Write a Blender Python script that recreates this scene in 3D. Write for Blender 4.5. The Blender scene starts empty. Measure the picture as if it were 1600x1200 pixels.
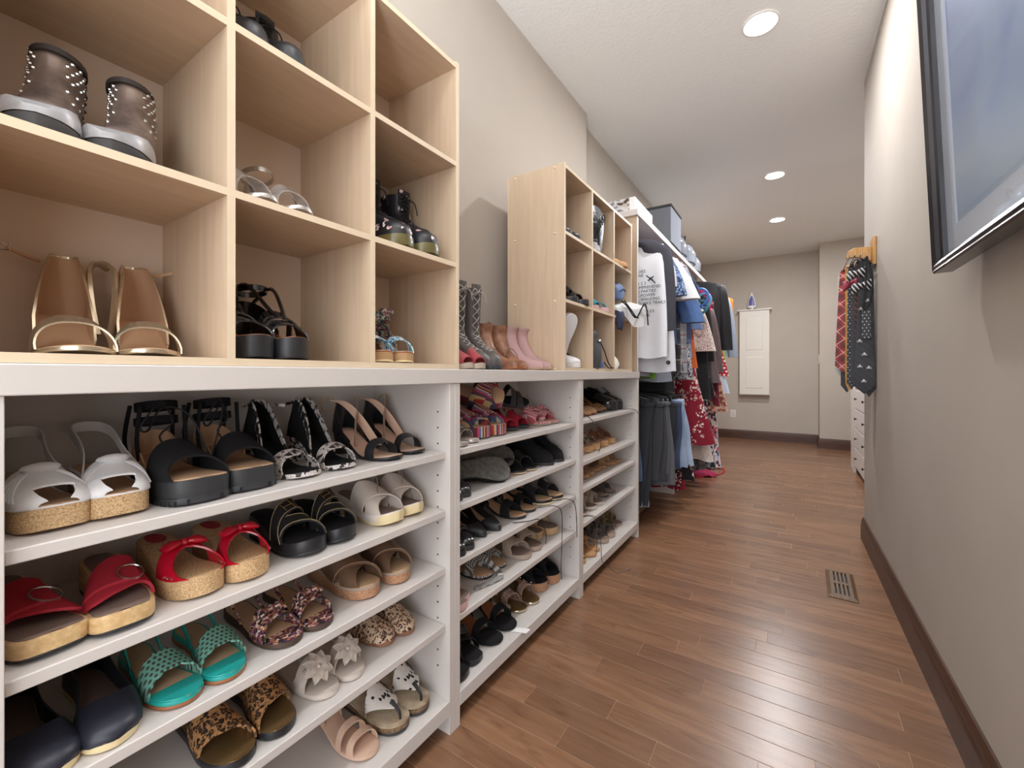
import bpy, math, random
from mathutils import Vector, Matrix
R = random.Random(7)
D = bpy.data
SC = bpy.context.scene
COL = SC.collection
PI = math.pi

# ------------------------------------------------------------------ camera, world, lights, exposure
cam = D.objects.new('camera', D.cameras.new('camera')); COL.objects.link(cam)
cam.location = (0, 0, 1.008)
cam.rotation_euler = (PI/2, 0, math.atan2(440, 670))
cam.data.sensor_width = 36; cam.data.lens = 670/1600*36; cam.data.shift_y = -0.01
cam.data.clip_start = .02
SC.camera = cam
SC.view_settings.view_transform = 'Standard'; SC.view_settings.look = 'None'
SC.view_settings.gamma = 1; SC.view_settings.use_curve_mapping = False
SC.view_settings.exposure = 0.04
SC.cycles.diffuse_bounces = 8; SC.cycles.max_bounces = 14; SC.cycles.transparent_max_bounces = 12
W = D.worlds.new('world'); SC.world = W; W.use_nodes = True
W.node_tree.nodes['Background'].inputs[0].default_value = (.93, .965, 1, 1)
W.node_tree.nodes['Background'].inputs[1].default_value = 4.2
CEIL = 2.78
LAMPS = [(-.14, 2.5), (-.14, 4.48), (-.155, 5.79), (-.12, .55), (-.12, -1.3)]  # last two are unseen, added for fill above and behind the camera
for i, (lx, ly) in enumerate(LAMPS):
    l = D.lights.new('downlight_beam', 'AREA'); l.shape = 'DISK'; l.size = .13
    l.energy = (19, 29, 34, 3, 5)[i]; l.color = (.985, .985, 1)
    o = D.objects.new('downlight_beam', l); COL.objects.link(o); o.location = (lx, ly, CEIL-.02)
# added unseen fill spots aimed up at the ceiling: one behind the camera, one round the corner of the right wall
for p, e in (((-.15, -.35, 1.55), 250), ((.74, 4.6, .55), 62)):
    l = D.lights.new('added_fill_spot', 'SPOT'); l.energy = e; l.spot_size = 2.4; l.spot_blend = 1.; l.shadow_soft_size = .1; l.color = (.90, .95, 1)
    o = D.objects.new('added_fill_spot', l); COL.objects.link(o); o.location = p; o.rotation_euler = (PI-.35, 0, 0)

# ------------------------------------------------------------------ materials
def lin(c):
    r = []
    for v in c[:3]:
        v /= 255.
        r.append(v/12.92 if v <= .04045 else ((v+.055)/1.055)**2.4)
    return (*r, 1)

def nd(nt, typ, ins=None, **props):
    n = nt.nodes.new(typ)
    for k, v in props.items(): setattr(n, k, v)
    for k, v in (ins or {}).items():
        s = n.inputs[k]
        if hasattr(v, 'bl_idname') or isinstance(v, bpy.types.NodeSocket): nt.links.new(v, s)
        else: s.default_value = v
    return n

def mth(nt, op, a, b=0., c=0.):
    return nd(nt, 'ShaderNodeMath', {0: a, 1: b, 2: c}, operation=op).outputs[0]

def ramp(nt, fac, stops, interp='LINEAR'):
    n = nd(nt, 'ShaderNodeValToRGB', {0: fac}); cr = n.color_ramp; cr.interpolation = interp
    while len(cr.elements) < len(stops): cr.elements.new(.5)
    for e, (p, c) in zip(cr.elements, stops): e.position = p; e.color = lin(c)
    return n.outputs[0]

def mixc(nt, f, a, b):
    n = nd(nt, 'ShaderNodeMix', data_type='RGBA')
    for s, v in ((n.inputs[0], f), (n.inputs[6], a), (n.inputs[7], b)):
        if isinstance(v, bpy.types.NodeSocket): nt.links.new(v, s)
        else: s.default_value = v
    return n.outputs[2]

def objco(nt, scale=(1, 1, 1), rot=(0, 0, 0)):
    t = nd(nt, 'ShaderNodeTexCoord')
    return nd(nt, 'ShaderNodeMapping', {0: t.outputs['Object'], 2: rot, 3: scale}).outputs[0]

def sep(nt, v): return nd(nt, 'ShaderNodeSeparateXYZ', {0: v}).outputs

MATS = {}
def M(name, rgb=(128, 128, 128), rough=.5, metal=0., spec=.5, pat=None, bump=None, coat=0., emit=0., trans=0., alpha=1.):
    if name in MATS: return MATS[name]
    m = D.materials.new(name); m.use_nodes = True; nt = m.node_tree
    b = nt.nodes['Principled BSDF']
    b.inputs['Base Color'].default_value = lin(rgb)
    b.inputs['Roughness'].default_value = rough; b.inputs['Metallic'].default_value = metal
    b.inputs['Specular IOR Level'].default_value = spec
    b.inputs['Coat Weight'].default_value = coat; b.inputs['Coat Roughness'].default_value = .12
    b.inputs['Transmission Weight'].default_value = trans; b.inputs['Alpha'].default_value = alpha
    if emit:
        b.inputs['Emission Color'].default_value = (1, .97, .93, 1); b.inputs['Emission Strength'].default_value = emit
    if pat: nt.links.new(pat(nt), b.inputs['Base Color'])
    if bump:
        n = nd(nt, 'ShaderNodeTexNoise', {0: objco(nt, bump[2] if len(bump) > 2 else (1, 1, 1)), 'Scale': bump[0], 'Detail': 3.})
        bn = nd(nt, 'ShaderNodeBump', {'Height': n.outputs[0], 'Strength': bump[1], 'Distance': .002})
        nt.links.new(bn.outputs[0], b.inputs['Normal'])
    MATS[name] = m
    return m

def thin_glass(name, rgb, dens=.08, rough=.04):
    if name in MATS: return MATS[name]
    m = D.materials.new(name); m.use_nodes = True; nt = m.node_tree; nt.nodes.remove(nt.nodes['Principled BSDF'])
    tr = nd(nt, 'ShaderNodeBsdfTransparent', {0: lin(rgb)}); gl = nd(nt, 'ShaderNodeBsdfGlossy', {1: rough}); df = nd(nt, 'ShaderNodeBsdfDiffuse', {0: lin(rgb)})
    a = nd(nt, 'ShaderNodeMixShader', {0: dens, 1: tr.outputs[0], 2: df.outputs[0]})
    fc = nd(nt, 'ShaderNodeLayerWeight', {0: .5}).outputs['Facing']; lw = mth(nt, 'ADD', mth(nt, 'MULTIPLY', mth(nt, 'POWER', fc, 5.), .7), .03)
    b = nd(nt, 'ShaderNodeMixShader', {0: lw, 1: a.outputs[0], 2: gl.outputs[0]})
    nt.links.new(b.outputs[0], nt.nodes['Material Output'].inputs[0]); MATS[name] = m
    return m

def p_noise(c0, c1, scale, stretch=(1, 1, 1), detail=4., lo=.35, hi=.65):
    return lambda nt: ramp(nt, nd(nt, 'ShaderNodeTexNoise', {0: objco(nt, stretch), 'Scale': scale, 'Detail': detail}).outputs[0], [(lo, c0), (hi, c1)])

def distorted(nt, amt, scale, stretch=(1, 1, 1)):
    co = objco(nt, stretch)
    n = nd(nt, 'ShaderNodeTexNoise', {0: co, 'Scale': scale})
    off = nd(nt, 'ShaderNodeVectorMath', {0: n.outputs[1], 1: (.5, .5, .5)}, operation='SUBTRACT').outputs[0]
    off = nd(nt, 'ShaderNodeVectorMath', {0: off, 'Scale': amt}, operation='SCALE').outputs[0]
    return nd(nt, 'ShaderNodeVectorMath', {0: co, 1: off}, operation='ADD').outputs[0]

def p_leopard(base, ring, core, scale=70, lo=.18, hi=.42):
    def f(nt):
        v = nd(nt, 'ShaderNodeTexVoronoi', {'Vector': distorted(nt, .016, 90), 'Scale': scale})
        d = ramp(nt, v.outputs['Distance'], [(0, core), (lo, ring), (hi, base)], 'CONSTANT')
        n = nd(nt, 'ShaderNodeTexNoise', {0: objco(nt), 'Scale': 150.})
        k = mth(nt, 'GREATER_THAN', n.outputs[0], .58)
        return mixc(nt, k, d, lin(base))
    return f

def p_spots(base, spot, scale=60, thr=.26, stretch=(1, 1, 1)):
    def f(nt):
        v = nd(nt, 'ShaderNodeTexVoronoi', {'Vector': distorted(nt, .008, 120, stretch), 'Scale': scale})
        return ramp(nt, v.outputs['Distance'], [(0, spot), (thr, base)], 'CONSTANT')
    return f

def p_cells(pal, scale, base=None, thr=.4, dist=.01):
    def f(nt):
        v = nd(nt, 'ShaderNodeTexVoronoi', {'Vector': distorted(nt, dist, 60), 'Scale': scale})
        r = sep(nt, nd(nt, 'ShaderNodeVectorMath', {0: v.outputs['Color']}, operation='FRACTION').outputs[0])[0]
        c = ramp(nt, r, [(i/len(pal), q) for i, q in enumerate(pal)], 'CONSTANT')
        if base is None: return c
        k = mth(nt, 'GREATER_THAN', v.outputs['Distance'], thr)
        return mixc(nt, k, c, lin(base))
    return f

def p_bloom(base, pal, cl=9., pt=46., cut=.5, thr=.46):
    def f(nt):
        co = distorted(nt, .012, 40)
        big = nd(nt, 'ShaderNodeTexVoronoi', {'Vector': co, 'Scale': cl})
        k1 = mth(nt, 'LESS_THAN', big.outputs['Distance'], cut)
        v = nd(nt, 'ShaderNodeTexVoronoi', {'Vector': co, 'Scale': pt})
        k2 = mth(nt, 'LESS_THAN', v.outputs['Distance'], thr)
        c = ramp(nt, sep(nt, v.outputs['Color'])[0], [(i/len(pal), q) for i, q in enumerate(pal)], 'CONSTANT')
        return mixc(nt, mth(nt, 'MULTIPLY', k1, k2), lin(base), c)
    return f

def p_snake(a, b):
    def f(nt):
        v = nd(nt, 'ShaderNodeTexVoronoi', {'Vector': objco(nt, (1, 1.6, 1)), 'Scale': 160.}, feature='DISTANCE_TO_EDGE')
        n = nd(nt, 'ShaderNodeTexNoise', {0: objco(nt), 'Scale': 75., 'Detail': 2.})
        e = mth(nt, 'GREATER_THAN', n.outputs[0], .54)
        c = ramp(nt, v.outputs[0], [(0, (110, 100, 95)), (.09, a)])
        return mixc(nt, e, c, lin(b))
    return f

def p_check(a, b, f, ax=(0, 1), mid=None, rot=0.):
    mid = mid or tuple((x+y)/2 for x, y in zip(a, b))
    def g(nt):
        s = sep(nt, objco(nt, rot=(0, 0, rot)))
        cc = (s[0], mth(nt, 'ADD', s[1], s[2]))
        p = [mth(nt, 'GREATER_THAN', mth(nt, 'FRACT', mth(nt, 'MULTIPLY', cc[i], f)), .5) for i in ax]
        t = mth(nt, 'MULTIPLY', mth(nt, 'ADD', p[0], p[1]), .5)
        return ramp(nt, t, [(0, a), (.3, mid), (.8, b)], 'CONSTANT')
    return g

def p_stripe(cols, f, ax=0, rot=(0, 0, 0)):
    def g(nt):
        s = sep(nt, objco(nt, rot=rot))
        x = mth(nt, 'FRACT', mth(nt, 'MULTIPLY', s[ax], f))
        return ramp(nt, x, [(i/len(cols), c) for i, c in enumerate(cols)], 'CONSTANT')
    return g

def p_plaid(base, l1, l2, f=22, rot=(0, 0, 0), ax=(0, 2)):
    def g(nt):
        s = sep(nt, objco(nt, rot=rot)); c = lin(base)
        for i in ax:
            x = mth(nt, 'FRACT', mth(nt, 'MULTIPLY', s[i], f))
            k = mth(nt, 'MULTIPLY', mth(nt, 'LESS_THAN', x, .42), .55); c = mixc(nt, k, c, lin(l1))
            k = mth(nt, 'LESS_THAN', mth(nt, 'ABSOLUTE', mth(nt, 'SUBTRACT', x, .7)), .038); c = mixc(nt, mth(nt, 'MULTIPLY', k, .8), c, lin(l2))
        return c
    return g

def p_dots(base, dot, f=28, r=.27, ax=(0, 2)):
    def g(nt):
        s = sep(nt, objco(nt))
        row = mth(nt, 'FLOOR', mth(nt, 'MULTIPLY', s[ax[1]], f))
        x = mth(nt, 'SUBTRACT', mth(nt, 'FRACT', mth(nt, 'ADD', mth(nt, 'MULTIPLY', s[ax[0]], f), mth(nt, 'MULTIPLY', row, .5))), .5)
        y = mth(nt, 'SUBTRACT', mth(nt, 'FRACT', mth(nt, 'MULTIPLY', s[ax[1]], f)), .5)
        d = mth(nt, 'SQRT', mth(nt, 'ADD', mth(nt, 'MULTIPLY', x, x), mth(nt, 'MULTIPLY', y, y)))
        return mixc(nt, mth(nt, 'LESS_THAN', d, r), lin(base), lin(dot))
    return g

def p_wood(c0, c1, stretch, scale=3., c2=None):
    def f(nt):
        g = nd(nt, 'ShaderNodeNewGeometry'); oi = nd(nt, 'ShaderNodeObjectInfo')
        rv = nd(nt, 'ShaderNodeVectorMath', {0: (13.1, 7.7, 5.3), 'Scale': oi.outputs['Random']}, operation='SCALE').outputs[0]
        p = nd(nt, 'ShaderNodeVectorMath', {0: g.outputs['Position'], 1: rv}, operation='ADD').outputs[0]
        mp = nd(nt, 'ShaderNodeMapping', {0: p, 3: stretch}).outputs[0]
        n = nd(nt, 'ShaderNodeTexNoise', {0: mp, 'Scale': scale, 'Detail': 6., 'Distortion': .6})
        c = ramp(nt, n.outputs[0], [(.3, c0), (.7, c1)])
        if c2: 
            at = nd(nt, 'ShaderNodeAttribute', attribute_name='tone'); tone = mth(nt, 'FRACT', mth(nt, 'ADD', oi.outputs['Random'], at.outputs['Fac']))
            c = mixc(nt, mth(nt, 'MULTIPLY', tone, .6), c, lin(c2))
            n2 = nd(nt, 'ShaderNodeTexNoise', {0: nd(nt, 'ShaderNodeMapping', {0: p, 3: (2.2, 9, 3)}).outputs[0], 'Scale': 2.6, 'Detail': 5., 'Distortion': 1.4})
            k = ramp(nt, n2.outputs[0], [(.57, (0, 0, 0)), (.72, (160, 160, 160))])
            c = mixc(nt, k, c, lin((66, 42, 30)))
        return c
    return f

# ------------------------------------------------------------------ mesh building
class MB:
    def __init__(s): s.v = []; s.f = []
    def add(s, vs, fs):
        b = len(s.v); s.v += [tuple(q) for q in vs]; s.f += [tuple(b+i for i in q) for q in fs]; return s
    def box(s, c, d, rot=None):
        hx, hy, hz = d[0]/2, d[1]/2, d[2]/2
        vs = [Vector((x*hx, y*hy, z*hz)) for x in (-1, 1) for y in (-1, 1) for z in (-1, 1)]
        if rot is not None: vs = [rot @ q for q in vs]
        return s.add([q+Vector(c) for q in vs], [(0, 1, 3, 2), (4, 6, 7, 5), (0, 4, 5, 1), (2, 3, 7, 6), (0, 2, 6, 4), (1, 5, 7, 3)])
    def b2(s, x0, x1, y0, y1, z0, z1): return s.box(((x0+x1)/2, (y0+y1)/2, (z0+z1)/2), (x1-x0, y1-y0, z1-z0))
    def loft(s, rings, cap0=True, cap1=True, closed=True):
        n = len(rings[0]); vs = [p for r in rings for p in r]; fs = []
        for i in range(len(rings)-1):
            for j in range(n if closed else n-1):
                k = (j+1) % n
                fs.append((i*n+j, i*n+k, (i+1)*n+k, (i+1)*n+j))
        if cap0: fs.append(tuple(range(n-1, -1, -1)))
        if cap1: fs.append(tuple((len(rings)-1)*n+j for j in range(n)))
        return s.add(vs, fs)
    def shell(s, n, m, P):
        # closed thin shell; P(i, j, layer) gives a point, layer 0 outer and 1 inner
        vs = [P(i, j, l) for l in (0, 1) for i in range(n+1) for j in range(m+1)]
        I = lambda i, j, l: l*(n+1)*(m+1)+i*(m+1)+j
        fs = []
        for i in range(n):
            for j in range(m):
                fs.append((I(i, j, 0), I(i+1, j, 0), I(i+1, j+1, 0), I(i, j+1, 0)))
                fs.append((I(i, j, 1), I(i, j+1, 1), I(i+1, j+1, 1), I(i+1, j, 1)))
            fs.append((I(i, 0, 0), I(i, 0, 1), I(i+1, 0, 1), I(i+1, 0, 0)))
            fs.append((I(i, m, 0), I(i+1, m, 0), I(i+1, m, 1), I(i, m, 1)))
        for j in range(m):
            fs.append((I(0, j, 0), I(0, j+1, 0), I(0, j+1, 1), I(0, j, 1)))
            fs.append((I(n, j, 0), I(n, j, 1), I(n, j+1, 1), I(n, j+1, 0)))
        return s.add(vs, fs)
    def tube(s, pts, r, n=6, smooth=3, closed=False):
        pts = [Vector(p) for p in pts]
        if smooth > 1 and len(pts) > 2:
            q = []; N = len(pts)
            rng = range(N) if closed else range(N-1)
            for i in rng:
                p0 = pts[(i-1) % N] if closed or i > 0 else pts[0]; p1 = pts[i]; p2 = pts[(i+1) % N]
                p3 = pts[(i+2) % N] if closed or i+2 < N else pts[-1]
                for k in range(smooth):
                    t = k/smooth
                    q.append(.5*((2*p1)+(p2-p0)*t+(2*p0-5*p1+4*p2-p3)*t*t+(3*p1-p0-3*p2+p3)*t**3))
            if not closed: q.append(pts[-1])
            pts = q
        rings = []; N = len(pts); u = None
        for i, p in enumerate(pts):
            a = pts[(i-1) % N] if closed or i else p; b = pts[(i+1) % N] if closed or i < N-1 else p
            d = (b-a).normalized() if (b-a).length > 1e-9 else Vector((0, 0, 1))
            if u is None: u = d.orthogonal().normalized()
            u = (u-d*u.dot(d)); u = u.normalized() if u.length > 1e-6 else d.orthogonal().normalized()
            w = d.cross(u); rr = r(i/(N-1)) if callable(r) else r
            rings.append([p+rr*(math.cos(2*PI*k/n)*u+math.sin(2*PI*k/n)*w) for k in range(n)])
        if closed: rings.append(rings[0])
        return s.loft(rings, not closed, not closed)
    def ball(s, c, r, n=8, m=6, rot=None):
        rx, ry, rz = r if hasattr(r, '__len__') else (r, r, r)
        rings = []
        for i in range(m+1):
            a = -PI/2+PI*min(max(i/m, .03), .97)
            rings.append([Vector((rx*math.cos(a)*math.cos(2*PI*k/n), ry*math.cos(a)*math.sin(2*PI*k/n), rz*math.sin(a))) for k in range(n)])
        if rot is not None: rings = [[rot @ p for p in r_] for r_ in rings]
        return s.loft([[p+Vector(c) for p in r_] for r_ in rings])
    def cyl(s, c, r, h, n=16, axis='z', r2=None):
        r2 = r if r2 is None else r2; rings = []
        for z, q in ((-h/2, r), (h/2, r2)):
            ring = []
            for k in range(n):
                a = 2*PI*k/n; x, y = q*math.cos(a), q*math.sin(a)
                ring.append(Vector({'z': (x, y, z), 'x': (z, x, y), 'y': (y, z, x)}[axis])+Vector(c))
            rings.append(ring)
        return s.loft(rings)
    def xf(s, m): s.v = [tuple(m @ Vector(p)) for p in s.v]; return s
    def mesh(s, name, mat, sharp=38):
        me = D.meshes.new(name); me.from_pydata(s.v, [], s.f); me.validate(); me.update()
        me.polygons.foreach_set('use_smooth', [True]*len(me.polygons)); me.set_sharp_from_angle(angle=math.radians(sharp))
        me.materials.append(mat); return me
    def build(s, name, mat, parent=None, bevel=0., sharp=38, kind=None, label=None):
        o = D.objects.new(name, s.mesh(name, mat, sharp)); COL.objects.link(o)
        if parent: o.parent = parent
        if bevel:
            b = o.modifiers.new('bevel', 'BEVEL'); b.width = bevel; b.segments = 2; b.limit_method = 'ANGLE'
        if kind: o['kind'] = kind
        if label: o['label'] = label
        return o

def tag(o, label, cat, group=None):
    o['label'] = label; o['category'] = cat
    if group: o['group'] = group
    return o

def thing(name, label, cat, loc=(0, 0, 0), rz=0., group=None):
    o = D.objects.new(name, None); COL.objects.link(o); o.empty_display_size = .02
    o.location = loc; o.rotation_euler = (0, 0, rz)
    return tag(o, label, cat, group)

def struct(name, mb, mat, bevel=0.):
    o = mb.build(name, mat, bevel=bevel); o['kind'] = 'structure'; return o

def tab(tb, t):
    if t <= tb[0][0]: return tb[0][1]
    for (a, x), (b, y) in zip(tb, tb[1:]):
        if t <= b: return x+(y-x)*(t-a)/(b-a)
    return tb[-1][1]
def sst(a, b, t):
    t = min(1, max(0, (t-a)/(b-a))); return t*t*(3-2*t)
# ------------------------------------------------------------------ room shell
PAINT = M('taupe_paint', rough=.85, spec=.25, pat=p_noise((184, 175, 165), (188, 179, 169), 3.), bump=(160., .12))
CEILM = M('ceiling_paint', (232, 232, 230), .9, spec=.2, bump=(70., .6))
TRIM = M('dark_brown_trim', rough=.4, pat=p_wood((66, 43, 33), (84, 57, 44), (3, 3, 14), 4.))
PLANK = M('maple_plank', rough=.26, spec=.5, pat=p_wood((121, 86, 62), (147, 109, 82), (2.0, 16, 4), 2.4, (98, 70, 53)), bump=(90., .05))
GAP = M('plank_joint', (186, 156, 128), .6)

struct('wall_left', MB().b2(-1.40, -1.18, -2.6, 2.72, 0, CEIL), PAINT)
struct('wall_left_rear', MB().b2(-1.40, -1.25, 2.72, 7.55, 0, CEIL), PAINT)
struct('wall_back', MB().b2(-1.40, 1.45, 7.545, 7.7, 0, CEIL), PAINT)
struct('wall_back_return', MB().b2(.295, 1.30, 7.14, 7.545, 0, CEIL), PAINT)
XW = lambda y: .360-.0135*(y-3.36)
mb = MB(); ys = (-.45, 3.36)
mb.add([(XW(ys[0]), ys[0], 0), (XW(ys[1]), ys[1], 0), (XW(ys[1])+.15, ys[1], 0), (XW(ys[0])+.15, ys[0], 0),
        (XW(ys[0]), ys[0], CEIL), (XW(ys[1]), ys[1], CEIL), (XW(ys[1])+.15, ys[1], CEIL), (XW(ys[0])+.15, ys[0], CEIL)],
       [(3, 2, 1, 0), (4, 5, 6, 7), (0, 1, 5, 4), (1, 2, 6, 5), (2, 3, 7, 6), (3, 0, 4, 7)])
struct('wall_right', mb, PAINT)
struct('wall_right_rear', MB().b2(1.15, 1.30, 3.36, 7.14, 0, CEIL), PAINT)
struct('wall_right_corner', MB().b2(.51, 1.30, 3.21, 3.36, 0, CEIL), PAINT)
struct('ceiling', MB().b2(-1.40, 1.45, -2.6, 7.7, CEIL, CEIL+.1), CEILM)
fl = struct('floor', MB().b2(-1.40, 1.45, -2.6, 7.7, -.05, -.0009), GAP)
# planks across the corridor, 83 mm wide, random lengths
UNIT = None
def planks(y0, y1, x0, x1, joined):
    global UNIT
    if UNIT is None: 
        b = MB(); e = .012
        # bevelled unit plank: x, y in 0..1, z -1..0
        b.loft([[(0, 0, -1), (1, 0, -1), (1, 1, -1), (0, 1, -1)], [(0, 0, -.4), (1, 0, -.4), (1, 1, -.4), (0, 1, -.4)],
                [(.0008, e, 0), (.9992, e, 0), (.9992, 1-e, 0), (.0008, 1-e, 0)]])
        UNIT = b
    me = UNIT.mesh('plank', PLANK, 20); jb = MB(); y = y0; tones = []
    while y < y1-.02:
        x = x0-R.random()*.6
        while x < x1:
            ln = R.choice((.38, .5, .62, .75, .9, 1.1))
            a, c = max(x, x0), min(x+ln, x1)
            if c-a > .03:
                if joined:
                    jb.b2(a+.0004, c-.0004, y+.0006, y+.0828, -.0012, 0); tones += [R.random()]*6
                else:
                    o = D.objects.new('plank', me); COL.objects.link(o); o.parent = fl
                    o.location = (a+.0004, y+.0006, 0); o.scale = (c-a-.0008, .0822, .0012)
            x += ln
        y += .0834
    if joined:
        o = jb.build('planks', PLANK, fl, kind='stuff'); at = o.data.attributes.new('tone', 'FLOAT', 'FACE'); at.data.foreach_set('value', tones)
PY = .2
planks(PY, 3.35, -.93, .40, False)
planks(PY+.0834*38, 7.55, -1.25, 1.15, True)
planks(PY-.0834*32, PY-.01, -1.18, .40, True)

def baseboard(name, pts, h=.135, th=.016):
    # stepped profile swept along a floor polyline, offset to the left of travel
    prof = [(0, 0), (th, 0), (th, h*.66), (th*.72, h*.70), (th*.80, h*.74), (th*.80, h*.84), (th*.5, h*.90), (th*.42, h), (0, h)]
    P = [Vector((*p, 0)) for p in pts]; rings = []
    for i, p in enumerate(P):
        d0 = (P[i]-P[i-1]).normalized() if i else (P[1]-P[0]).normalized()
        d1 = (P[i+1]-P[i]).normalized() if i < len(P)-1 else d0
        n0 = Vector((-d0.y, d0.x, 0)); n1 = Vector((-d1.y, d1.x, 0)); n = (n0+n1); n = n/(n.dot(n0)) if n.dot(n0) > .1 else n0
        rings.append([p+n*u+Vector((0, 0, v)) for u, v in prof])
    return struct(name, MB().loft(rings), TRIM)
baseboard('baseboard_right', [(XW(-.45), -.45), (XW(3.36), 3.36), (.51, 3.36)])
baseboard('baseboard_back', [(1.15, 7.14), (.295, 7.14), (.295, 7.545), (-1.25, 7.545)])
baseboard('baseboard_left', [(-1.25, 7.545), (-1.25, 5.4)])

WHITE = M('white_melamine', (204, 198, 194), .38, spec=.45)
PLASTIC = M('white_plastic', (225, 222, 218), .4)
# ceiling downlights
LENS = M('lamp_lens', (255, 255, 255), .4, emit=30.)
for i, (lx, ly) in enumerate(LAMPS):
    t = thing('recessed_ceiling_light', ['round recessed ceiling light overhead, half out of the picture top', 'round recessed ceiling light, middle one of the corridor row', 'round recessed ceiling light nearest the far wall', 'unseen round recessed ceiling light added above the photographer for fill', 'unseen round recessed ceiling light added behind the photographer for fill'][i], 'ceiling light', (lx, ly, CEIL-.001))
    ring = []
    for z, r in ((0, .085), (-.006, .083), (-.008, .076), (-.004, .069), (0, .068)):
        ring.append([(r*math.cos(2*PI*k/32), r*math.sin(2*PI*k/32), z) for k in range(32)])
    MB().loft(ring, False, False).build('trim_ring', PLASTIC, t)
    MB().cyl((0, 0, -.002), .067, .003, 32).build('lens', LENS, t)

# floor vent
VW = M('vent_wood', rough=.45, pat=p_noise((90, 66, 45), (112, 86, 60), 8., (20, 2, 2)))
VD = M('vent_dark', (28, 20, 16), .7)
t = thing('floor_vent', 'brown wooden floor register with two rows of slots by the right baseboard', 'floor vent', (.188, 2.565, 0), -.02)
w, l = .056, .158
fr = MB()
rings = []
for dx, dy, z in ((w, l, .0002), (w, l, .004), (w-.016, l-.018, .013), (w-.021, l-.026, .013), (w-.021, l-.026, .0015)):
    rings.append([(-dx, -dy, z), (dx, -dy, z), (dx, dy, z), (-dx, dy, z)])
fr.loft(rings, False, False); fr.build('frame', VW, t, sharp=15)
MB().b2(-w+.02, w-.02, -l+.025, l-.025, .0004, .0016).build('shadow_well', VD, t)
MB().b2(-w+.021, w-.021, -.012, .012, .002, .0128).build('cross_bar', VW, t)
for i in range(5):
    x = -.031+i*.0155
    MB().b2(x-.0042, x+.0042, -l+.026, l-.026, .002, .0125).build('slat', VW, t)

# ------------------------------------------------------------------ white shoe cabinets
FX = -.80; BX = -1.131
SHELF_Z = [[.788, .625, .465, .304], [.788, .625, .465, .304], [.792, .599, .473, .311]]
SEC = [(.097, .903), (.947, 1.766), (1.810, 2.626)]
HOLE = M('peg_hole_dark', (35, 28, 25), .8)
for k, (a, b) in enumerate(SEC):
    t = thing('shoe_cabinet', ['white open shoe cabinet with shelves, nearest one on the left', 'white open shoe cabinet, middle of the three', 'white open shoe cabinet, farthest of the three beside the hanging clothes'][k], 'cabinet', (-.96, (a+b)/2, 0))
    cy = (a+b)/2; Z0 = .981
    L_ = lambda mb: mb.xf(Matrix.Translation((.96, -cy, 0)))
    for y0, y1 in ((a-.022, a), (b, b+.022)):
        if k == 0 and y0 < a: y0 -= .02
        L_(MB().b2(BX, FX, y0, y1, 0, Z0)).build('side_panel', WHITE, t, bevel=.0012)
    L_(MB().b2(BX, BX+.008, a, b, .03, Z0)).build('back_panel', WHITE, t)
    L_(MB().b2(BX+.008, FX+.001, a, b, .056, .096)).build('bottom_panel', WHITE, t, bevel=.001)
    L_(MB().b2(FX-.105, FX-.09, a, b, 0, .056)).build('toe_kick', M('toe_kick_shade', (44, 33, 27), .6), t)  # dark colour stands for the shade under the bottom panel
    for z in SHELF_Z[k]:
        L_(MB().b2(BX+.008, FX-.015, a+.001, b-.001, z-.019, z)).build('shelf', WHITE, t, bevel=.002)
    hb = MB()
    for x in (FX-.045, BX+.06):
        for i in range(17):
            z = .18+i*.045
            if all(not (q-.022 < z < q+.004) for q in SHELF_Z[k]): hb.cyl((x, b-.0003, z), .0027, .001, 8, 'y')
    L_(hb).build('peg_holes', HOLE, t, kind='stuff')
o = MB().b2(BX-.03, FX+.004, .02, 2.652, .981, 1.021).build('countertop', WHITE, bevel=.002)
tag(o, 'long white countertop running over the three shoe cabinets', 'countertop')

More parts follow.
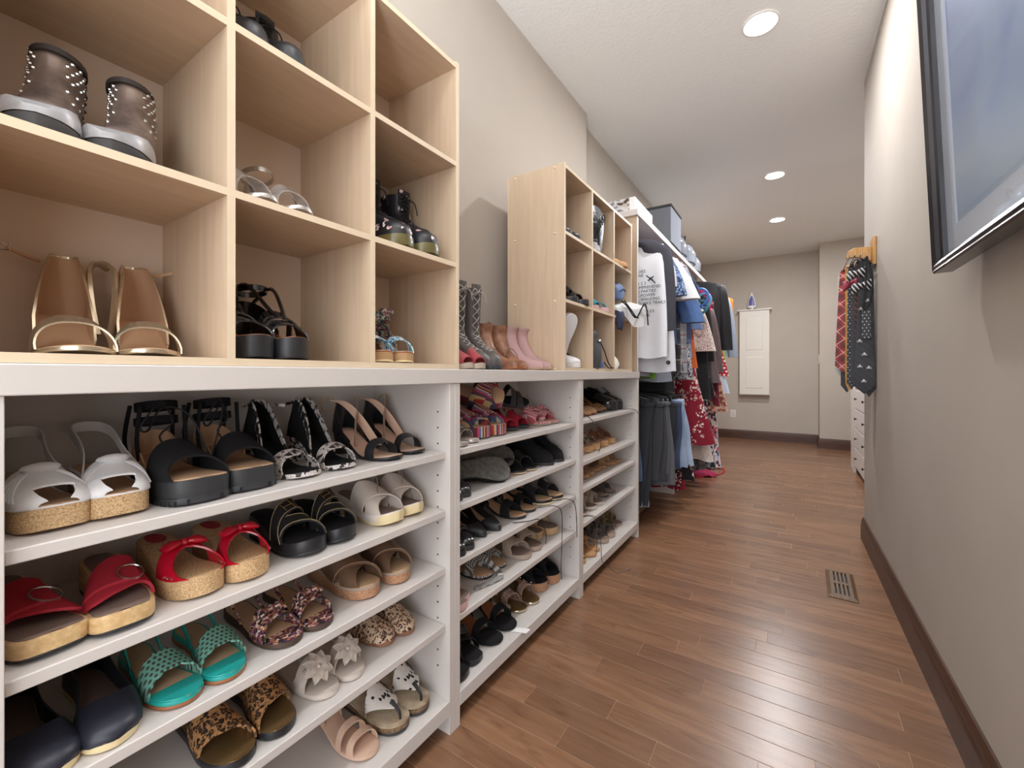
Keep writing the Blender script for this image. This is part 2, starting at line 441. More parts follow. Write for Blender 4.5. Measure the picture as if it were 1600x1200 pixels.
# ------------------------------------------------------------------ maple cubby units
MAPLE = M('maple_laminate', rough=.42, pat=p_wood((194, 170, 144), (205, 183, 158), (26, 26, 1.6), 2.))
MAPLE_H = M('maple_laminate_shelf', rough=.42, pat=p_wood((194, 170, 144), (205, 183, 158), (26, 1.6, 26), 2.))
EDGE = M('maple_edge', rough=.45, pat=p_wood((216, 196, 168), (222, 203, 176), (20, 3, 3), 3.))
BACK = M('cubby_back_panel', (208, 188, 170), .6)
CBX = -1.080
Zs = [1.0215, 1.310, 1.597, 1.875]
def cubby(y0, label):
    t = thing('cubby_shelf', label, 'shelf', (-.94, y0+.4425, 1.021))
    L_ = lambda mb: mb.xf(Matrix.Translation((.94, -y0-.4425, -1.021)))
    P = .2939; T = .013; e = .0006
    for i in range(4):
        y = y0+i*P; ext = i in (0, 3)
        segs = [(1.0215, 1.895)] if ext else [(Zs[q]+T, Zs[q+1]) for q in range(3)]
        if ext:
            p = L_(MB().b2(CBX, FX-.0004, y, y+T, *segs[0])).build('side_panel', MAPLE, t)
            L_(MB().b2(FX-.0004, FX, y, y+T, *segs[0])).build('edge_band', EDGE, p)
        else:
            for s in segs:
                p = L_(MB().b2(CBX, FX-.0004, y, y+T, *s)).build('divider', MAPLE, t)
                L_(MB().b2(FX-.0004, FX, y, y+T, *s)).build('edge_band', EDGE, p)
    for q, z in enumerate(Zs):
        p = L_(MB().b2(CBX, FX-.0004, y0+T, y0+3*P, z, z+T)).build('shelf', MAPLE_H, t)
        L_(MB().b2(FX-.0004, FX, y0+T, y0+3*P, z, z+T)).build('edge_band', EDGE, p)
    L_(MB().b2(CBX-.005, CBX, y0, y0+3*P+T, 1.0215, 1.89)).build('back_panel', BACK, t)
    for x in (FX-.045, CBX+.035):
        for z in [q+.006 for q in Zs]:
            for y, sg in ((y0, -1), (y0+3*P+T, 1)):
                L_(MB().ball((x, y+sg*.0005, z), (.006, .004, .006), 10, 6)).build('screw_cap', EDGE, t)
    return t
cubby(.0475, 'large maple cube shelf of nine cells at the left edge of the picture')
cubby(1.617, 'maple cube shelf of nine cells standing beside the hanging clothes')

# ------------------------------------------------------------------ ironing-board cabinet, iron, plates, dresser
CREAM = M('cream_paint', (226, 222, 214), .45)
t = thing('ironing_board_cabinet', 'narrow white wall cabinet with two raised panels on the far wall', 'cabinet', (-.5, 7.544, .684))
MB().b2(-.20, .20, -.085, 0, 0, 1.285).build('body', CREAM, t, bevel=.002)
MB().b2(-.225, .225, -.11, 0, 1.285, 1.305).build('top_board', CREAM, t, bevel=.002)
d = MB().b2(-.195, .195, -.105, -.085, .01, 1.275).build('door', CREAM, t, bevel=.002)
for z0, z1 in ((.08, .60), (.66, 1.20)):
    rr = []
    for ins, y in ((0, -.1045), (.006, -.0995), (.014, -.0995), (.03, -.108), (.034, -.108)):
        x = .135-ins; rr.append([(-x, y, z0+ins), (x, y, z0+ins), (x, y, z1-ins), (-x, y, z1-ins)])
    fm = MB()
    # frame bead and raised field
    rr2 = [[(x+(0.0 if 1 else 0), y-.0012, z) for x, y, z in r] for r in rr]
    fm.loft(rr2, False, True); fm.build('raised_panel', CREAM, d, sharp=20)

t = thing('clothes_iron', 'blue and white steam iron standing upright on the far wall cabinet', 'iron', (-.535, 7.49, 1.989))
IW = M('iron_white', (228, 226, 228), .3); IB = M('iron_blue', (92, 96, 160), .3); IS = M('iron_sole', (150, 145, 140), .3, metal=.9)
def ironring(z, sc, y): 
    w = .055*sc
    return [(w*math.cos(a), y+.03*sc*math.sin(a), z) for a in [2*PI*k/16 for k in range(16)]]
MB().loft([ironring(.02, .95, 0), ironring(.04, 1.05, 0), ironring(.1, .98, 0), ironring(.17, .7, 0), ironring(.22, .42, .004), ironring(.265, .1, .006)]).build('body', IW, t)
MB().loft([[(x*.9, -.031, z) for x, z in ((-.045, .06), (.045, .06), (.035, .14), (.012, .2), (-.012, .2), (-.035, .14))], [(x*.7, -.036, z) for x, z in ((-.045, .06), (.045, .06), (.035, .14), (.012, .2), (-.012, .2), (-.035, .14))]]).build('handle', IB, t)
MB().loft([[(x, .028, z) for x, z in ((-.058, .01), (.058, .01), (.055, .1), (.03, .2), (0, .27), (-.03, .2), (-.055, .1))], [(x, .036, z) for x, z in ((-.058, .01), (.058, .01), (.055, .1), (.03, .2), (0, .27), (-.03, .2), (-.055, .1))]]).build('sole_plate', IS, t)
MB().loft([ironring(0, 1.0, 0), ironring(.022, 1.0, 0)]).build('heel_rest', IS, t)

def plate(name, label, loc, sx, sy, sz, rz=0):
    t = thing(name, label, 'wall plate', loc, rz)
    MB().b2(-sx/2, sx/2, -sy, 0, -sz/2, sz/2).build('cover_plate', PLASTIC, t, bevel=.001)
    MB().b2(-sx*.2, sx*.2, -sy-.002, -sy, -sz*.3, sz*.3).build('insert', M('plate_insert', (205, 203, 200), .5), t)
plate('wall_outlet', 'white outlet plate low on the far wall behind the clothes', (-.795, 7.545, .38), .075, .006, .12)
plate('light_switch', 'white switch plate on the corner of the jutting far wall', (.295, 7.25, 1.21), .075, .006, .12, -PI/2)

DRW = M('dresser_white', (222, 217, 213), .4)
t = thing('dresser', 'white dresser with dark knobs past the end of right wall', 'dresser', (.53, 5.15, 0))
MB().b2(.004, .55, -.62, .745, .05, .86).build('carcass', DRW, t, bevel=.002)
MB().b2(-.006, .56, -.64, .755, .86, .885).build('top', DRW, t, bevel=.002)
MB().b2(-.012, .003, .42, .745, 0, .86).build('end_panel', DRW, t, bevel=.001)
MB().b2(.03, .5, -.60, .4, 0, .05).build('plinth', DRW, t)
KN = M('dark_knob', (40, 34, 32), .35, metal=.6)
for i in range(4):
    z0 = .075+i*.195
    dr = MB().b2(-.012, .003, -.60, .41, z0, z0+.185).build('drawer', DRW, t, bevel=.002)
    for y in (.2, -.35):
        kb = MB().cyl((-.02, y, z0+.10), .004, .018, 8, 'x'); kb.cyl((-.03, y, z0+.10), .011, .01, 12, 'x'); kb.build('knob', KN, dr)

# ------------------------------------------------------------------ framed picture leaning out from the right wall
FRM = M('pewter_frame', (52, 52, 58), .3, metal=.5, coat=.4)
MAT_ = M('picture_mat', (222, 228, 234), .7)
def p_art(nt):
    co = objco(nt, (1, 1.1, 2.2), (.5, 0, 0))
    n = nd(nt, 'ShaderNodeTexNoise', {0: co, 'Scale': 2.4, 'Detail': 3., 'Distortion': 1.2})
    s = sep(nt, objco(nt))
    g = mth(nt, 'ADD', mth(nt, 'MULTIPLY', n.outputs[0], .55), mth(nt, 'MULTIPLY', s[2], .55))
    return ramp(nt, g, [(.25, (186, 204, 214)), (.5, (150, 178, 214)), (.75, (78, 106, 182))])
ART = M('blue_abstract_print', rough=.5, pat=p_art)
GLASS = thin_glass('picture_glass', (250, 252, 255), .02, .03)
PWd, PH = .70, .95
t = thing('framed_picture', 'blue print in a pewter frame hanging on the right wall', 'picture', (XW(1.22)-.034, 1.231, 1.277))
# local: x out of wall is -x, y along wall, z up
t.rotation_euler = (0, -.042, .0135)
prof = [(0, 0), (-.036, 0), (-.040, .004), (-.037, .010), (-.040, .016), (-.036, .024), (-.028, .028), (-.024, .036), (-.014, .036)]
for name, rot in (('bottom', 0), ('top', 1), ('far', 2), ('near', 3)):
    pass
def rail(p0, p1, inn):
    p0, p1, inn = Vector(p0), Vector(p1), Vector(inn); d = (p1-p0).normalized()
    rs = []
    for p, sg in ((p0, 1), (p1, -1)):
        rs.append([p+inn*v+d*(v*sg)+Vector((u, 0, 0)) for u, v in prof])
    return MB().loft(rs)
hy = PWd/2
rail((0, -hy, 0), (0, hy, 0), (0, 0, 1)).build('frame_rail', FRM, t, sharp=25)
rail((0, hy, PH), (0, -hy, PH), (0, 0, -1)).build('frame_rail', FRM, t, sharp=25)
rail((0, hy, 0), (0, hy, PH), (0, -1, 0)).build('frame_rail', FRM, t, sharp=25)
rail((0, -hy, PH), (0, -hy, 0), (0, 1, 0)).build('frame_rail', FRM, t, sharp=25)
mm = MB(); q = .10
for a in ((-hy+.03, hy-.03, .03, q), (-hy+.03, hy-.03, PH-q, PH-.03), (-hy+.03, -hy+q, q, PH-q), (hy-q, hy-.03, q, PH-q)):
    mm.b2(-.014, -.010, *a)
mm.build('mat_board', MAT_, t)
MB().b2(-.010, -.006, -hy+q-.01, hy-q+.01, q-.01, PH-q+.01).build('print', ART, t)
MB().b2(-.0185, -.0165, -hy+.03, hy-.03, .03, PH-.03).build('glass', GLASS, t)
MB().b2(-.006, -.002, -hy+.02, hy-.02, .02, PH-.02).build('backing_board', M('kraft_board', (150, 125, 95), .8), t)
# ------------------------------------------------------------------ shoe building
TOES = {'round': [(0, 0), (.006, .24), (.02, .42), (.05, .57), (.1, .66), (.16, .69), (.3, .66), (.42, .67), (.55, .80), (.68, .96), (.76, 1.), (.84, .97), (.9, .87), (.945, .70), (.975, .49), (.993, .26), (1, 0)],
        'pointed': [(0, 0), (.006, .24), (.02, .42), (.05, .55), (.1, .62), (.16, .64), (.3, .60), (.42, .62), (.55, .78), (.66, .93), (.73, .93), (.8, .78), (.88, .52), (.94, .33), (.98, .18), (1, 0)],
        'square': [(0, 0), (.006, .24), (.02, .42), (.05, .57), (.1, .66), (.16, .69), (.3, .66), (.42, .68), (.55, .82), (.68, .96), (.78, 1.), (.88, .97), (.94, .88), (.975, .74), (.992, .5), (1, 0)]}
HT = [(0, .10), (.2, .098), (.3, .09), (.4, .079), (.5, .067), (.6, .054), (.7, .043), (.8, .035), (.88, .028), (.94, .020), (.98, .012), (1, .004)]

class Last:
    def __init__(s, L=.245, W=.086, H=.02, P=.012, side=1, toe='round', kind='wedge', k=1., spring=.006, th=.008):
        s.L, s.W, s.H, s.P, s.side, s.kind, s.k, s.spring, s.th = L, W, H, P, side, kind, k, spring, th
        s.tb = TOES[toe]
    def w(s, t): return s.W/2*tab(s.tb, t)
    def c(s, t): return s.side*(.006*math.sin(PI*min(1, t*1.15))-.007*t*t)
    def y(s, t): return (t-.5)*s.L
    def zt(s, t): return s.P+(s.H-s.P)*sst(.66, .14, t)+s.spring*max(0, (t-.78)/.22)**2
    def zb(s, t):
        sp = s.spring*.9*max(0, (t-.78)/.22)**2
        if s.kind == 'wedge': return sp
        return max(sp, s.zt(t)-s.th)
    def U(s, t, p, d=0., kz=1.):
        a = PI*(1-p); c, q = math.cos(a), math.sin(a)
        return Vector((s.c(t)+(s.w(t)+d)*math.copysign(abs(c)**.8, c), s.y(t), s.zt(t)+max(0, (tab(HT, t)*s.k*kz+d))*max(0, q)**.8))
    def slab(s, z0, z1, inset=0., t0=0., t1=1., n=22, e=.0025, flare=0.):
        mb = MB(); rings = []
        for i in range(n+1):
            u = .5-.5*math.cos(PI*i/n); t = t0+(t1-t0)*u
            a, b = z0(t), z1(t); ee = min(e, (b-a)*.35); w = max(.0006, s.w(t)-inset); w0 = w+flare; c = s.c(t); y = s.y(t)
            if t0 == 0 and i == 0: y += inset
            if t1 == 1 and i == n: y -= inset
            rings.append([(c-w0*.955, y, a), (c-w0, y, a+ee), (c-w, y, b-ee), (c-w*.955, y, b), (c+w*.955, y, b), (c+w, y, b-ee), (c+w0, y, a+ee), (c+w0*.955, y, a)])
        return mb.loft(rings)
    def patch(s, fa, fb, p0=0., p1=1., n=16, m=4, th=.0022, kz=1., lift=.0012, mb=None):
        def P(i, j, l):
            p = p0+(p1-p0)*i/n; t = fa(p)+(fb(p)-fa(p))*j/m
            return s.U(min(.999, max(.02, t)), p, lift-(th if l else 0), kz)
        return (mb or MB()).shell(n, m, P)
    def counter(s, t1, lo, hi, n=20, m=3, th=.0022, lean=.18, mb=None, bulb=0.):
        lo, hi = (lo if callable(lo) else lerp3q(lo)), (hi if callable(hi) else lerp3q(hi))
        def P(i, j, l):
            q = -1+2*i/n; a = abs(q); t = .004+t1*a**1.7; v = lo(q)+(hi(q)-lo(q))*j/m
            sh = (1-lean*min(1.4, v/.07)*(.5+.5*(1-a)))*(1+bulb*math.sin(PI*min(1, v/.1))); w = max(.001, (s.w(t)-(th if l else 0))*sh)
            bulge = .006*math.sin(min(1, v/.06)*PI)*(1-a)
            return Vector((s.c(t)+math.copysign(w, q) if a > 1e-6 else s.c(t), s.y(t)+(th*(1-a) if l else 0)+(v*.16-bulge)*(1-a)+.001, s.zt(t)+v))
        return (mb or MB()).shell(n, m, P)
    def heel(s, t1=.2, sc=.8, h=None, th=None, fy=0.):
        rings = []
        ztop = lambda t: s.zb(t)+.002
        N = 16
        for f in (0, .15, .5, .85, 1):
            k = 1-(1-sc)*min(1, f*1.6)**.7; ring = []
            for q in range(N):
                a = 2*PI*q/N; t = t1/2*(1-math.cos(a)); t = max(.003, t)
                w = s.w(t)*.97; x = w if math.sin(a) >= 0 else -w
                if q in (0, N//2): x = 0 if q == 0 else 0
                yb = s.y(t1*.42); y = yb+(s.y(t)-yb)*k + fy*f; z0 = ztop(t)
                ring.append((s.c(t)*k+x*k, y, z0*(1-f)))
            rings.append(ring)
        return MB().loft(rings)

def ringband(c, rx, ry, h, tilt=0., a0=0., a1=2*PI, th=.002, n=24, mb=None):
    rot = Matrix.Rotation(tilt, 3, 'X')
    def P(i, j, l):
        a = a0+(a1-a0)*i/n; d = -th if l else 0
        return rot @ Vector(((rx+d)*math.cos(a), (ry+d)*math.sin(a), h*(j-.5)))+Vector(c)
    return (mb or MB()).shell(n, 1, P)

def lerp3(v):
    if not hasattr(v, '__len__'): return lambda p: v
    if len(v) == 2: return lambda p: v[0]+(v[1]-v[0])*p
    a, b, c = v
    return lambda p: a*(2*p-1)*(p-1)+b*4*p*(1-p)+c*p*(2*p-1)

# shoe materials
BLK = M('black_leather', (34, 34, 38), .42, spec=.5, bump=(220., .1))
BLKS = M('black_suede', (30, 29, 31), .9, spec=.2)
BLKP = M('black_patent', (24, 25, 30), .16, coat=.6)
RUB = M('black_rubber', (46, 47, 50), .55)
TAN = M('tan_insole', (196, 160, 128), .6, bump=(200., .08))
NUDE = M('nude_leather', (206, 172, 150), .5)
CORK = M('cork', rough=.75, pat=p_noise((150, 112, 76), (208, 176, 132), 420., lo=.3, hi=.6))
WHT = M('white_leather', (226, 226, 228), .42)
RED = M('red_suede', (168, 32, 50), .75)
REDP = M('red_patent', (176, 16, 40), .22, coat=.4)
WOODS = M('clog_wood', rough=.5, pat=p_noise((196, 160, 110), (222, 190, 142), 6., (20, 2, 20)))
GREYF = M('grey_footbed', (128, 108, 98), .8)
TEAL = M('teal_leather', (36, 158, 152), .35)
TEALP = M('teal_perforated', rough=.6, pat=p_dots((112, 168, 152), (66, 62, 54), 125, .30, (0, 1)))
FLORAL = M('dark_floral', rough=.6, pat=p_cells([(32, 26, 30), (176, 120, 92), (96, 44, 88), (212, 186, 170), (40, 32, 34), (150, 90, 70)], 210))
LEO = M('leopard_print', rough=.55, pat=p_leopard((176, 130, 84), (34, 24, 20), (120, 80, 48), 105, .27, .56))
LEOP = M('pale_leopard_print', rough=.6, pat=p_leopard((204, 176, 150), (34, 24, 20), (190, 130, 90), 110, .26, .52))
DALM = M('dalmatian_print', rough=.6, pat=p_spots((226, 220, 214), (24, 22, 22), 78, .30, (1, .62, 1)))
SNAKE = M('snake_print', rough=.4, pat=p_snake((216, 208, 204), (40, 34, 34)))
BEI = M('beige_leather', (198, 186, 176), .45)
TAUPE = M('taupe_leather', (168, 150, 136), .6)
BRZ = M('bronze_leather', (128, 100, 80), .33, metal=.4)
BRZI = M('bronze_insole', (120, 96, 62), .3, metal=.5)
GOLD = M('gold_leather', (206, 192, 168), .22, metal=.8)
SILV = M('silver_leather', (205, 200, 196), .25, metal=.7)
CLEAR = thin_glass('clear_vinyl', (240, 238, 236), .25, .1)
STEEL = M('steel', (200, 198, 194), .22, metal=1.)
BRASS = M('brass', (206, 172, 104), .25, metal=1.)
GREYB = M('grey_leather', (82, 75, 73), .45, bump=(160., .15))
BRN = M('brown_leather', rough=.4, pat=p_noise((116, 74, 52), (164, 116, 90), 26.))
PINKS = M('pink_suede', (186, 150, 150), .85)
PINK = M('pink_leather', (208, 170, 172), .5)
PINKD = M('pink_bright', (196, 60, 112), .5)
CREAMS = M('cream_sole', (222, 204, 160), .6)
GING = M('black_gingham', rough=.8, pat=p_check((232, 230, 226), (22, 22, 24), 150))
GINGR = M('red_gingham', rough=.8, pat=p_check((232, 222, 220), (176, 20, 40), 150))
STRP = M('striped_canvas', rough=.8, pat=p_stripe([(120, 44, 54), (70, 66, 90), (196, 168, 120), (176, 60, 60), (60, 50, 66), (206, 190, 160), (96, 110, 150), (180, 70, 110)], 34))
GLIT = M('rose_glitter', rough=.3, metal=.6, pat=p_cells([(226, 190, 172), (160, 118, 104), (250, 236, 230), (206, 170, 154), (120, 88, 80)], 600, dist=0.))
ESPF = M('blue_floral_cotton', rough=.8, pat=p_cells([(226, 220, 204), (66, 96, 150), (200, 120, 120), (226, 220, 204), (120, 170, 190), (90, 84, 60)], 190))
AQUA = M('aqua_floral_cotton', rough=.8, pat=p_cells([(230, 236, 236), (92, 180, 206), (60, 120, 170), (230, 236, 236)], 150))
JUTE = M('jute', rough=.9, pat=p_stripe([(196, 164, 124), (150, 112, 78)], 260, 2))
PEWT = M('pewter_leather', rough=.38, metal=.35, pat=p_noise((96, 84, 80), (160, 142, 132), 22.))
BLKFL = M('black_flower_print', rough=.4, pat=p_bloom((28, 28, 34), [(236, 212, 210), (226, 190, 188), (240, 226, 224), (206, 160, 164)], 38., 105., .34, .6))
GUMS = M('gum_sole', (96, 88, 48), .3, coat=.3)
SOLEG = M('worn_grey_sole', rough=.85, pat=p_noise((78, 76, 72), (104, 101, 96), 60.))
TANS = M('tan_suede', (176, 134, 96), .85)
COGN = M('cognac_insole', (150, 92, 56), .5)
WARMG = M('warm_grey_strap', (150, 142, 134), .6)
SPORT = M('white_sport_fabric', (206, 194, 184), .8)
SPM = M('sport_midsole', (224, 214, 208), .5)
PURP = M('plum_leather', (84, 66, 84), .4)
MUST = M('mustard_leather', (196, 160, 92), .45)
NAVY = M('navy_leather', (38, 40, 52), .4)
LBLK = M('lace_black', (20, 20, 22), .8)
LGRY = M('lace_grey', (176, 170, 164), .8)

def shoe(name, label, cat, S, layers, insole=None, bands=(), back=None, ankle=None, heel=None, ins_inset=.004):
    r = thing(name, label, cat)
    for nm, mat, f0, f1, fl in layers:
        S.slab(lambda t: S.zb(t)+(S.zt(t)-S.zb(t))*f0, lambda t: S.zb(t)+(S.zt(t)-S.zb(t))*f1, inset=-fl).build(nm, mat, r)
    if insole: S.slab(lambda t: S.zt(t)-.0004, lambda t: S.zt(t)+.0016, inset=ins_inset, e=.0006).build('insole', insole, r)
    for b in bands:
        S.patch(lerp3(b['a']), lerp3(b['b']), b.get('p0', 0), b.get('p1', 1), b.get('n', 14), b.get('m', 3), kz=b.get('k', 1.), lift=b.get('lift', .0012), th=b.get('th', .0024)).build(b.get('name', 'strap'), b['mat'], r)
    if back:
        S.counter(back.get('t', .35), lerp3q(back['lo']), lerp3q(back['hi']), lean=back.get('lean', .18)).build(back.get('name', 'heel_counter'), back['mat'], r)
    if ankle:
        ringband((S.c(.12), S.y(ankle.get('t', .15)), S.zt(0)+ankle['z']), ankle.get('rx', .03), ankle.get('ry', .036), ankle.get('h', .011), ankle.get('tilt', .12), ankle.get('a0', 0), ankle.get('a1', 2*PI)).build('ankle_strap', ankle['mat'], r)
    if heel: S.heel(heel.get('t', .2), heel.get('sc', .8)).build('heel', heel['mat'], r)
    return r

def lerp3q(v):
    # v(q): a number, or (side, back) heights for q in -1..1
    if not hasattr(v, '__len__'): return lambda q: v
    if len(v) == 3: return lambda q: v[0]+(v[1]-v[0])*max(0, 1-(abs(q)/v[2])**2)
    return lambda q: v[0]+(v[1]-v[0])*(1-q*q)

def buckle(r, S, t, p, w=.016, h=.02, mat=BRASS, kz=1., rot=0., name='buckle'):
    c = S.U(t, p, .0035, kz); u = (S.U(t, p+.02, .0035, kz)-S.U(t, p-.02, .0035, kz)).normalized(); v = (S.U(t+.01, p, .0035, kz)-S.U(t-.01, p, .0035, kz)).normalized()
    if rot: u, v = u*math.cos(rot)+v*math.sin(rot), v*math.cos(rot)-u*math.sin(rot)
    pts = [c+u*a*w/2+v*b*h/2 for a, b in ((-1, -1), (1, -1), (1, 1), (-1, 1))]
    mb = MB().tube(pts, .0011, 5, 1, True); mb.tube([c-u*w/2, c+u*w*.5], .0009, 5, 1)
    return mb.build(name, mat, r)

def ringbuckle(r, S, t, p, rad, mat=STEEL, kz=1.):
    c = S.U(t, p, .004, kz); u = (S.U(t, p+.02)-S.U(t, p-.02)).normalized(); v = (S.U(t+.01, p)-S.U(t-.01, p)).normalized()
    return MB().tube([c+rad*(math.cos(a)*u+math.sin(a)*v) for a in [2*PI*k/18 for k in range(18)]], .0015, 6, 1, True).build('ring_buckle', mat, r)

def bow(r, S, t, mat, wd=.036, kz=1., up=.006, tails=False):
    c = S.U(t, .5, up, kz); mb = MB()
    for sg in (-1, 1):
        rings = []
        for f, hh, tt in ((0, .004, .003), (.25, .010, .006), (.6, .015, .008), (.85, .016, .006), (1., .011, .002)):
            rings.append([c+Vector((sg*wd*f, hh*math.cos(a), tt*math.sin(a)+.004*f-.010*f*f)) for a in [2*PI*k/12 for k in range(12)]])
        mb.loft(rings)
    o = mb.build('bow', mat, r, sharp=60)
    MB().ball(c, (.007, .009, .007)).build('knot', mat, o)
    return o

def flower(r, c, nrm, mat, n=8, rad=.026):
    z = Vector(nrm).normalized(); x = z.orthogonal().normalized(); y = z.cross(x)
    fo = MB().ball(c+z*.007, .0045).build('flower', mat, r)
    pm = MB(); 
    def P(i, j, l):
        u = i/6; wv = .0105*math.sin(PI*min(1, .12+u*.88))**.8; q = (j/2-.5)*2
        return Vector((rad*u, wv*q, .005*math.sin(u*PI)+.002*abs(q)-(.0008 if l else 0)))
    pm.shell(6, 2, P); me = pm.mesh('petal', mat, 60)
    for ring, (k, lift) in enumerate(((n, 0), (n-2, .004))):
        for i in range(k):
            a = 2*PI*i/k+ring*.4
            o = D.objects.new('petal', me); COL.objects.link(o); o.parent = fo
            rx = x*math.cos(a)+y*math.sin(a); ry = z.cross(rx)
            m = Matrix((rx, ry, z)).transposed().to_4x4(); m.translation = Vector(c)+z*lift
            o.matrix_local = m @ Matrix.Scale(1-.28*ring, 4)
    return fo

def laces(r, S, ts, mat, rad=.0013, kz=1., p=.09, name='lace', lift=.003):
    mb = MB()
    for a, b in zip(ts, ts[1:]):
        for p0, p1 in ((.5-p, .5+p), (.5+p, .5-p)):
            mb.tube([S.U(a+(b-a)*f, p0+(p1-p0)*f, lift+.0015*math.sin(PI*f), kz) for f in (0, .5, 1)], rad, 5, 2)
    return mb.build(name, mat, r)

def slices(S, rows, n=30, drop=None):
    # rows: (z, y0, y1, half width, blend 0 foot outline .. 1 ellipse)
    rings = []
    for z, y0, y1, w, bl in rows:
        ring = []
        for k in range(n):
            a = 2*PI*k/n; t = .5-.5*math.cos(a); t = min(.9995, max(.0005, t)); sg = 1 if math.sin(a) >= 0 else -1
            xf = tab(S.tb, t)*w; xe = math.sqrt(max(0, 1-(2*t-1)**2))*w
            x = (xf*(1-bl)+xe*bl)*sg; tt = (y0+(y1-y0)*t)/S.L+.5
            ring.append((x+S.c(min(1, max(0, tt)))*(1-bl*.5), y0+(y1-y0)*t, z))
        rings.append(ring)
    return rings

def boot(name, label, S, H, mat, sole, shaft=(.05, .036), cap=None, low=1., lo=None, lining=None, flare=0., heelmat=None, solh=None, vent=0.):
    """closed boot: outsole slab, foot and shaft in one lofted upper with an open top"""
    r = thing(name, label, 'boot'); L = S.L; P = S.zt(.8)
    S.slab(lambda t: S.zb(t), lambda t: S.zt(t), inset=-.002).build('sole', sole, r)
    if S.kind == 'heel': S.heel(.27, .84).build('heel', heelmat or sole, r)
    yb = -L/2; a, b = shaft; rows = []
    def lift(t): return S.zt(t)
    yf = yb+.012+2*a; bw = b/(S.W/2)
    prof = [(0, yb+.001, L/2-.002, .96, 0), (.014*low, yb-.002, L/2-.003, .98, 0), (.028*low, yb-.003, L/2-.009-.02*(1-low), .94, .05), (.038*low, yb-.002, L/2-.024-.06*(1-low), .88, .12)]
    for z, g, wb, bl in ((.045, .78, .05, .2), (.052, .62, .15, .3), (.061, .44, .35, .45), (.073, .27, .6, .65), (.087, .13, .85, .85), (.10, .04, .97, .95)):
        z = z*low+.10*(1-low)*(z/.10)**3; g = g*(.35+.65*low)
        prof.append((z, yb+.012*min(1, z/.1), yf+(L/2-.012-yf)*g, .84+(bw-.84)*wb, bl))
    for z, y0, y1, w, bl in prof: rows.append((z, y0, y1, S.W/2*w, bl))
    nz = 5
    for i in range(1, nz+1):
        f = i/nz; z = .10+(H-.10)*f; rows.append((z, yb+.012-flare*f*.3, yb+.012+2*a+flare*f, b+flare*.5*f, 1))
    rg = slices(S, rows)
    # follow the sole: raise each point by the footbed height under it
    out = []
    for ring, row in zip(rg, rows):
        f = 1-min(1, row[0]/.10)
        out.append([(x, y, z+(S.zt(min(1, max(0, y/L+.5)))*f+S.zt(.05)*(1-f))) for x, y, z in ring])
    inner = [[((x-S.c(.1))*.90+S.c(.1), yb+.012+a+(y-yb-.012-a)*.90, z) for x, y, z in out[-1]]]
    inner.append([(x, y, z-.02) for x, y, z in inner[0]])
    u = MB().loft(out+inner[:1], True, False).build('upper', mat, r, sharp=50)
    MB().loft(inner[:1]+inner[1:], False, True).build('lining', lining or BLKS, r, sharp=60)
    r['top'] = out[-1][0][2]
    return r, out, S

def put(r, X, Y, z, head=0., L=.245, rx=0., ry=0.):
    """place with the toe tip at X, Y on the surface z; head 0 points the toe out of the shelf"""
    a = math.radians(head); d = Vector((math.cos(a), math.sin(a), 0))
    c = Vector((X, Y, z+.0005))-d*(L/2); r.location = c; r.rotation_euler = (rx, ry, a-PI/2); del_top(r)
    return r
def del_top(r):
    if 'top' in r: del r['top']

def pair(fn, lab, spots, z, heads=(0, 0), **kw):
    for i, (X, Y) in enumerate(spots):
        h = heads[i] if hasattr(heads, '__len__') else heads
        r = fn(('left-hand ' if i == 0 else 'right-hand ')+lab, 1 if i == 0 else -1, **kw)
        put(r, X, Y, z, h, r.get('len', .245))
        if 'len' in r: del r['len']
# ------------------------------------------------------------------ shoe styles
FULL = lambda mat, nm='sole': [(nm, mat, 0, 1, 0)]
def vamp_hole(w, t0):
    return lambda p: t0+(.972-t0)*sst(w*.9, w, abs(p-.5))+.027*sst(w*1.2, w*1.8, abs(p-.5))

def white_wedge(lab, side):
    S = Last(H=.052, P=.032, W=.080, side=side, kind='wedge', toe='square', k=.95)
    r = shoe('slingback_wedge', lab, 'shoe', S, [('cork_sole', CORK, 0, .93, 0), ('topline', WHT, .93, 1, .0008)], TAN)
    v = S.patch(lambda p: .66+.10*abs(p-.5)**2*4-.05*abs(2*p-1), lambda p: .885, n=32, m=4, lift=.002, th=.003, kz=1.05, mb=MB())
    for p0, p1 in ((0, .35), (.65, 1)): S.patch(lambda p: .88, lambda p: .99, p0, p1, n=10, m=4, lift=.002, th=.003, kz=1.05, mb=v)
    v.build('vamp', WHT, r, sharp=50)
    mb = MB()
    for i in range(5):
        for sg in (-1, 1):
            mb.tube([S.U(.70+.05*f+.045*i*f, .5+sg*(.06+.40*f), .0026, 1.05) for f in (0, .3, .6, .9)], .0016, 5, 3)
    mb.build('pleats', WHT, r, kind='stuff')
    MB().ball(S.U(.70, .5, .006, 1.05), (.022, .012, .008)).build('knot', WHT, r)
    S.counter(.80, lambda q: .004+.058*(1-abs(q)**1.7), lambda q: .018+.062*(1-abs(q)**1.7), n=28, lean=.05, th=.002).build('sling_strap', WHT, r)
    return r
pair(white_wedge, 'white knotted peep-toe cork wedge at left end of the top white shelf', [(-.855, .147), (-.855, .228)], .788)

